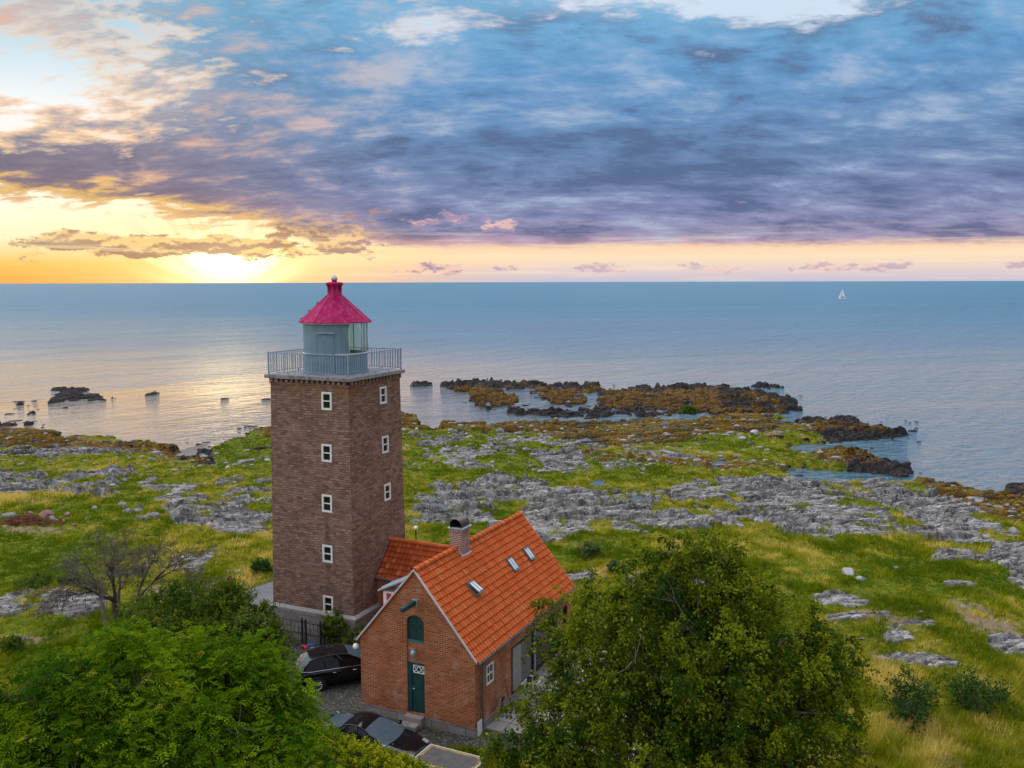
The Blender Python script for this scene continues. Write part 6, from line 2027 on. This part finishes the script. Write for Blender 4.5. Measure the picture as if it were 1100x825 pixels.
# ------------------------------------------------------------------ loose rocks
def rock_mesh(name, mat, seed, flat=.6, rough=.28):
    rng = np.random.default_rng(seed)
    bm = bmesh.new()
    bmesh.ops.create_icosphere(bm, subdivisions=3, radius=1.0)
    co = np.array([v.co[:] for v in bm.verts])
    for _ in range(9):                                    # planar breaks
        d = unit(rng.normal(size=3)); h = rng.uniform(.55, .85)
        k = co @ d
        co = np.where((k > h)[:, None], co - d * (k - h)[:, None] * .92, co)
    ph = rng.uniform(0, 6, (6, 3)); fr = rng.normal(0, 2.6, (6, 3))
    co = co * (1 + rough * .22 * sum(np.sin(co @ fr[i] + ph[i, 0]) for i in range(6)) / 2)[:, None]
    co[:, 2] *= flat
    for v, c in zip(bm.verts, co): v.co = c
    me = bpy.data.meshes.new(name); bm.to_mesh(me); bm.free()
    me.materials.append(mat)
    return me


ROCKS = {k: [rock_mesh(n, m_, 100 + i + 20 * j, f) for i in range(4)] for j, (k, n, m_, f) in enumerate((('grey', 'grey_boulder', M_ROCKG, .62), ('wet', 'wet_boulder', M_ROCKW, .5), ('lich', 'lichen_boulder', M_ROCKO, .6), ('pink', 'pink_boulder', M_ROCKP, .7), ('pale', 'pale_boulder', M_ROCKL, .62)))}
_rr = np.random.default_rng(5)
ROCK_NAME = dict(grey='boulder', wet='boulder', lich='boulder', pink='boulder', pale='boulder')


_shoal = blur(np.maximum(_land, _sker), 9, 3)


def near_shore(px, py):
    v = float(sample(_shoal, np.array([px]), np.array([py]))[0])
    return .06 < v < .75


def put_rock(kind, px, py, wpx, label, group=None, z=None, asp=None):
    if group and z is not None and 'far left' not in group and not near_shore(px, py): return None
    p = atz(px, py, z) if z is not None else on_ground(px, py)
    r = wpx / FPX * math.hypot(p.x, p.y) / 2
    o = link('boulder', ROCKS[kind][_rr.integers(4)])
    zz = z if z is not None else gz(p.x, p.y)
    o.location = (p.x, p.y, zz + r * .12)
    o.rotation_euler = (_rr.normal(0, .12), _rr.normal(0, .12), _rr.uniform(0, 6.28))
    a = asp or _rr.uniform(.6, .95)
    o.scale = (r, r * a, r * (_rr.uniform(.75, 1.1) if group is None or 'shore' in group else _rr.uniform(.35, .65)))
    if z is not None: o.scale = (r * 1.15, r * max(a, .8), o.scale.z * (.26 if r > .5 else .5))
    if z is not None: o.location.z = z + .02
    tag(o, label, 'boulder', group)
    return o


# singled out
put_rock('pale', 912, 617, 21, 'pale grey boulder on the right meadow, the larger of a touching pair')
put_rock('pale', 924, 622, 13, 'pale grey boulder on the right meadow, the smaller of a touching pair')
put_rock('pale', 963, 611, 8, 'small white stone in the grass to the right of the pale boulder pair')
put_rock('pale', 920, 666, 11, 'single white boulder standing in the grass below the pale boulder pair')
put_rock('grey', 1033, 653, 10, 'small grey stone alone in the green grass on the far right meadow')
put_rock('grey', 1089, 573, 18, 'big rounded grey boulder at the right end of the grey rock shelf')
put_rock('grey', 132, 543, 14, 'smooth rounded grey boulder in the bright green grass on the left meadow')
put_rock('grey', 102, 547, 9, 'small rounded grey stone left of the smooth boulder on the left meadow')
put_rock('pale', 245, 505, 9, 'pale boulder in the shore grass just left of the tower')
put_rock('pale', 287, 494, 8, 'pale stone in the shore grass touching the left edge of the tower')
put_rock('wet', 69, 438, 9, 'dark pointed boulder alone in the calm water at the left', z=SEA)
put_rock('wet', 241, 428, 10, 'low dark rock alone in the water left of the tower', z=SEA, asp=.4)
put_rock('wet', 286, 429, 13, 'dark rock in the water touching the left edge of the tower', z=SEA, asp=.5)
put_rock('pink', 50, 552, 18, 'big reddish boulder on top of the brown seaweed heap')
put_rock('pink', 72, 553, 11, 'rounded reddish boulder right of the brown seaweed heap')
put_rock('pink', 32, 549, 6, 'small reddish stone behind the brown seaweed heap')
put_rock('grey', 56, 559, 12, 'grey-pink boulder at the right foot of the brown seaweed heap')
put_rock('grey', 66, 559, 10, 'dark grey boulder below the rounded reddish boulder')
put_rock('pink', 94, 559, 7, 'small reddish stone on a low ledge beyond the seaweed heap')
put_rock('pink', 79, 565, 6, 'little purple-red stone in front of the low ledge by the seaweed heap')
put_rock('grey', 8, 555, 16, 'flat grey boulder at the left foot of the brown seaweed heap')
put_rock('grey', 565, 483, 12, 'grey boulder standing up in the shore grass right of the tower')
put_rock('grey', 484, 463, 10, 'rounded grey boulder at the grassy shore edge right of the tower')
put_rock('grey', 538, 464, 12, 'wide grey boulder among the orange rocks at the grassy shore edge')
put_rock('pale', 810, 467, 16, 'big pinkish-white boulder on the orange point at the right')
put_rock('lich', 832, 471, 22, 'big smooth boulder half covered in orange lichen on the point at the right', asp=.6)
put_rock('pale', 797, 472, 9, 'pale boulder left of the pinkish-white boulder on the point')
put_rock('grey', 243, 620, 7, 'grey stone in the dry grass beside the walking person')
put_rock('pale', 256, 615, 9, 'light grey stone standing in the dry grass above the road end')
put_rock('grey', 277, 615, 10, 'flat grey stone in the dry grass left of the tower')

# groups of look-alikes
for _ in range(70):
    px = _rr.uniform(145, 285); py = 458 + (px < 225) * _rr.uniform(2, 26) * ((px - 140) / 85) + _rr.uniform(-4, 12) * (px >= 225) * .6
    put_rock('wet', px, py, _rr.choice([3, 4, 5, 6, 8, 10], p=[.2, .25, .2, .15, .12, .08]), 'dark wet boulder in the shallow inlet left of the tower', 'dark boulders in the shallow inlet', z=SEA - .02)
for _ in range(60):
    px = _rr.uniform(846, 1000); py = _rr.uniform(470, 516)
    put_rock('wet', px, py, _rr.choice([3, 4, 6, 8], p=[.35, .35, .2, .1]), 'dark wet boulder in the lagoons between the right-hand rock points', 'dark boulders in the right lagoons', z=SEA - .02)
for _ in range(60):
    px = _rr.uniform(445, 650); py = 412 + _rr.uniform(0, 34)
    put_rock('wet', px, py, _rr.choice([3, 4, 6, 9, 12], p=[.28, .32, .2, .12, .08]), 'dark boulder in the shallow water between the lichen skerries', 'dark boulders among the skerries', z=SEA - .02, asp=.5)
for _ in range(26):
    px = _rr.uniform(650, 860); py = 413 + (px - 650) * .05 + _rr.uniform(0, 22)
    put_rock('wet', px, py, _rr.choice([4, 6, 9, 13], p=[.3, .3, .25, .15]), 'dark boulder along the outer reef of the right-hand point', 'dark boulders on the outer reef', z=SEA + .05, asp=.5)
for _ in range(16):
    px = _rr.uniform(0, 45); py = _rr.uniform(430, 455)
    put_rock('wet', px, py, _rr.choice([4, 6, 10, 14]), 'low dark rock in the calm water at the far left', 'low dark rocks at the far left', z=SEA - .05, asp=.35)
for _ in range(24):
    px = _rr.uniform(604, 765); py = 491 + (px - 604) * .03 + _rr.normal(0, 2.5)
    put_rock('lich' if _rr.random() < .55 else 'grey', px, py, _rr.choice([5, 6, 8, 10]), 'boulder in the stony row between the shore grass and the grey rock shelf', 'boulders in the stony row')
for _ in range(34):
    px = _rr.uniform(445, 760); py = _rr.uniform(462, 505)
    put_rock('grey' if _rr.random() < .7 else 'pale', px, py, _rr.choice([4, 5, 6, 8], p=[.3, .3, .25, .15]), 'grey stone lying in the green shore grass right of the tower', 'grey stones in the shore grass')
for _ in range(22):
    px = _rr.uniform(90, 290); py = _rr.uniform(488, 520)
    put_rock('grey', px, py, _rr.choice([4, 5, 7, 9]), 'grey stone lying in the shore grass left of the tower', 'grey stones left of the tower')
for _ in range(20):
    px = _rr.uniform(860, 1090); py = _rr.uniform(600, 720)
    put_rock('grey', px, py, _rr.choice([3, 4, 6]), 'small grey stone half sunk in the right meadow', 'small stones in the right meadow')
for _ in range(14):
    px = _rr.uniform(985, 1098); py = 512 + (px - 985) * .12 + _rr.normal(0, 4)
    put_rock('wet' if _rr.random() < .6 else 'lich', px, py, _rr.choice([5, 7, 10]), 'weed-darkened boulder along the shore at the right edge', 'boulders along the right shore')


def rubble():
    rng = np.random.default_rng(17)
    base = []
    for me in (rock_mesh('tmp', M_ROCKG, 300 + i, .6) for i in range(3)):
        bm = bmesh.new(); bm.from_mesh(me)
        co = np.array([v.co[:] for v in bm.verts]); f = np.array([[v.index for v in q.verts] for q in bm.faces]); bm.free(); base.append((co, f))
    # low-count pebble: icosphere of 42 vertices
    bm = bmesh.new(); bmesh.ops.create_icosphere(bm, subdivisions=2, radius=1.0)
    c0 = np.array([v.co[:] for v in bm.verts]); bm.verts.index_update(); f0 = np.array([[v.index for v in q.verts] for q in bm.faces]); bm.free()
    N = 26000
    az = np.radians(rng.uniform(-30.5, 30.5, N)); D = 60 + 110 * rng.random(N)
    X, Y = D * np.sin(az), D * np.cos(az)
    z, F = ground_fields(X, Y)
    px, py = F['px'], F['py']
    edge = np.exp(-((z - SEA - .1) / .45) ** 2) * (F['land'] > .02)
    ring = np.clip(F['rock'] * (1 - F['rock']) * 4, 0, 1) * .35
    keep = rng.random(N) < np.clip(edge * .55 + ring * .5 + F['lich'] * .10 + F['wet'] * .15, 0, 1)
    X, Y, z = X[keep], Y[keep], z[keep]; wet = (edge + F['wet'])[keep] > .4
    n = len(X)
    s = rng.lognormal(-1.45, .45, n)
    d = [unit(rng.normal(size=3)) for _ in range(5)]
    vs, fs = [], []
    co = c0.copy()
    for k in d:
        h = co @ k; co = np.where((h > .6)[:, None], co - k * (h - .6)[:, None] * .9, co)
    for nm, sel, mat in (('shore_rubble', wet, M_ROCKW), ('dry_rubble', ~wet, M_ROCKG)):
        m_ = sel.sum()
        a = rng.uniform(0, 6.28, m_)
        ca, sa = np.cos(a), np.sin(a)
        sx_, sy_, sz_ = s[sel] * rng.uniform(.8, 1.4, m_), s[sel] * rng.uniform(.6, 1.0, m_), s[sel] * rng.uniform(.4, .8, m_)
        P = np.stack([co[None, :, 0] * sx_[:, None], co[None, :, 1] * sy_[:, None], co[None, :, 2] * sz_[:, None]], -1)
        R = np.stack([P[..., 0] * ca[:, None] - P[..., 1] * sa[:, None], P[..., 0] * sa[:, None] + P[..., 1] * ca[:, None], P[..., 2]], -1)
        R = R + np.stack([X[sel], Y[sel], np.maximum(z[sel], SEA - .1)], -1)[:, None, :]
        F_ = (f0[None] + (np.arange(m_) * len(co))[:, None, None]).reshape(-1, 3)
        o = link(nm, np_mesh(nm, R.reshape(-1, 3), F_, mat))
        tag(o, 'dark wet rubble scattered along the waterline' if nm == 'shore_rubble' else 'grey rubble scattered round the edges of the rock shelves', 'rubble', kind='stuff')


rubble()


def seaweed_heap():
    p = on_ground(28, 563)
    rng = np.random.default_rng(3)
    z0 = gz(p.x, p.y)
    T = thing('seaweed_heap', 'long heap of reddish-brown dried seaweed on the left meadow', 'heap', (p.x, p.y, z0))
    segs = []
    for k in range(1500):
        x = rng.normal(0, 1.25); y = rng.normal(0, .5)
        h = .75 * math.exp(-(x / 1.5) ** 2 - (y / .75) ** 2)
        c = np.array([x, y, h * rng.uniform(.5, 1.0)])
        d = unit(np.array([rng.normal(0, 1), rng.normal(0, .7), rng.normal(0, .3)])) * rng.uniform(.15, .45)
        segs.append(([c - d, c + rng.normal(0, .05, 3) + np.array([0, 0, .06]), c + d], [.02, .035, .015]))
    V, F = tubes_np(segs, 4)
    link('strands', np_mesh('strands', V, F, M_SEAWEED), T)
    m_ = MB(); m_.lathe([(2.0, -.1), (1.5, .2), (.8, .48), (0, .58)], 20)
    for v in m_.bm.verts: v.co.y *= .5
    m_.obj('mound', M_SEAWEED, T)


M_SEAWEED = plain('dried_seaweed', (.14, .055, .022), .9, var=.5, scale=3, dirt=(.26, .11, .035), dscale=3)
seaweed_heap()
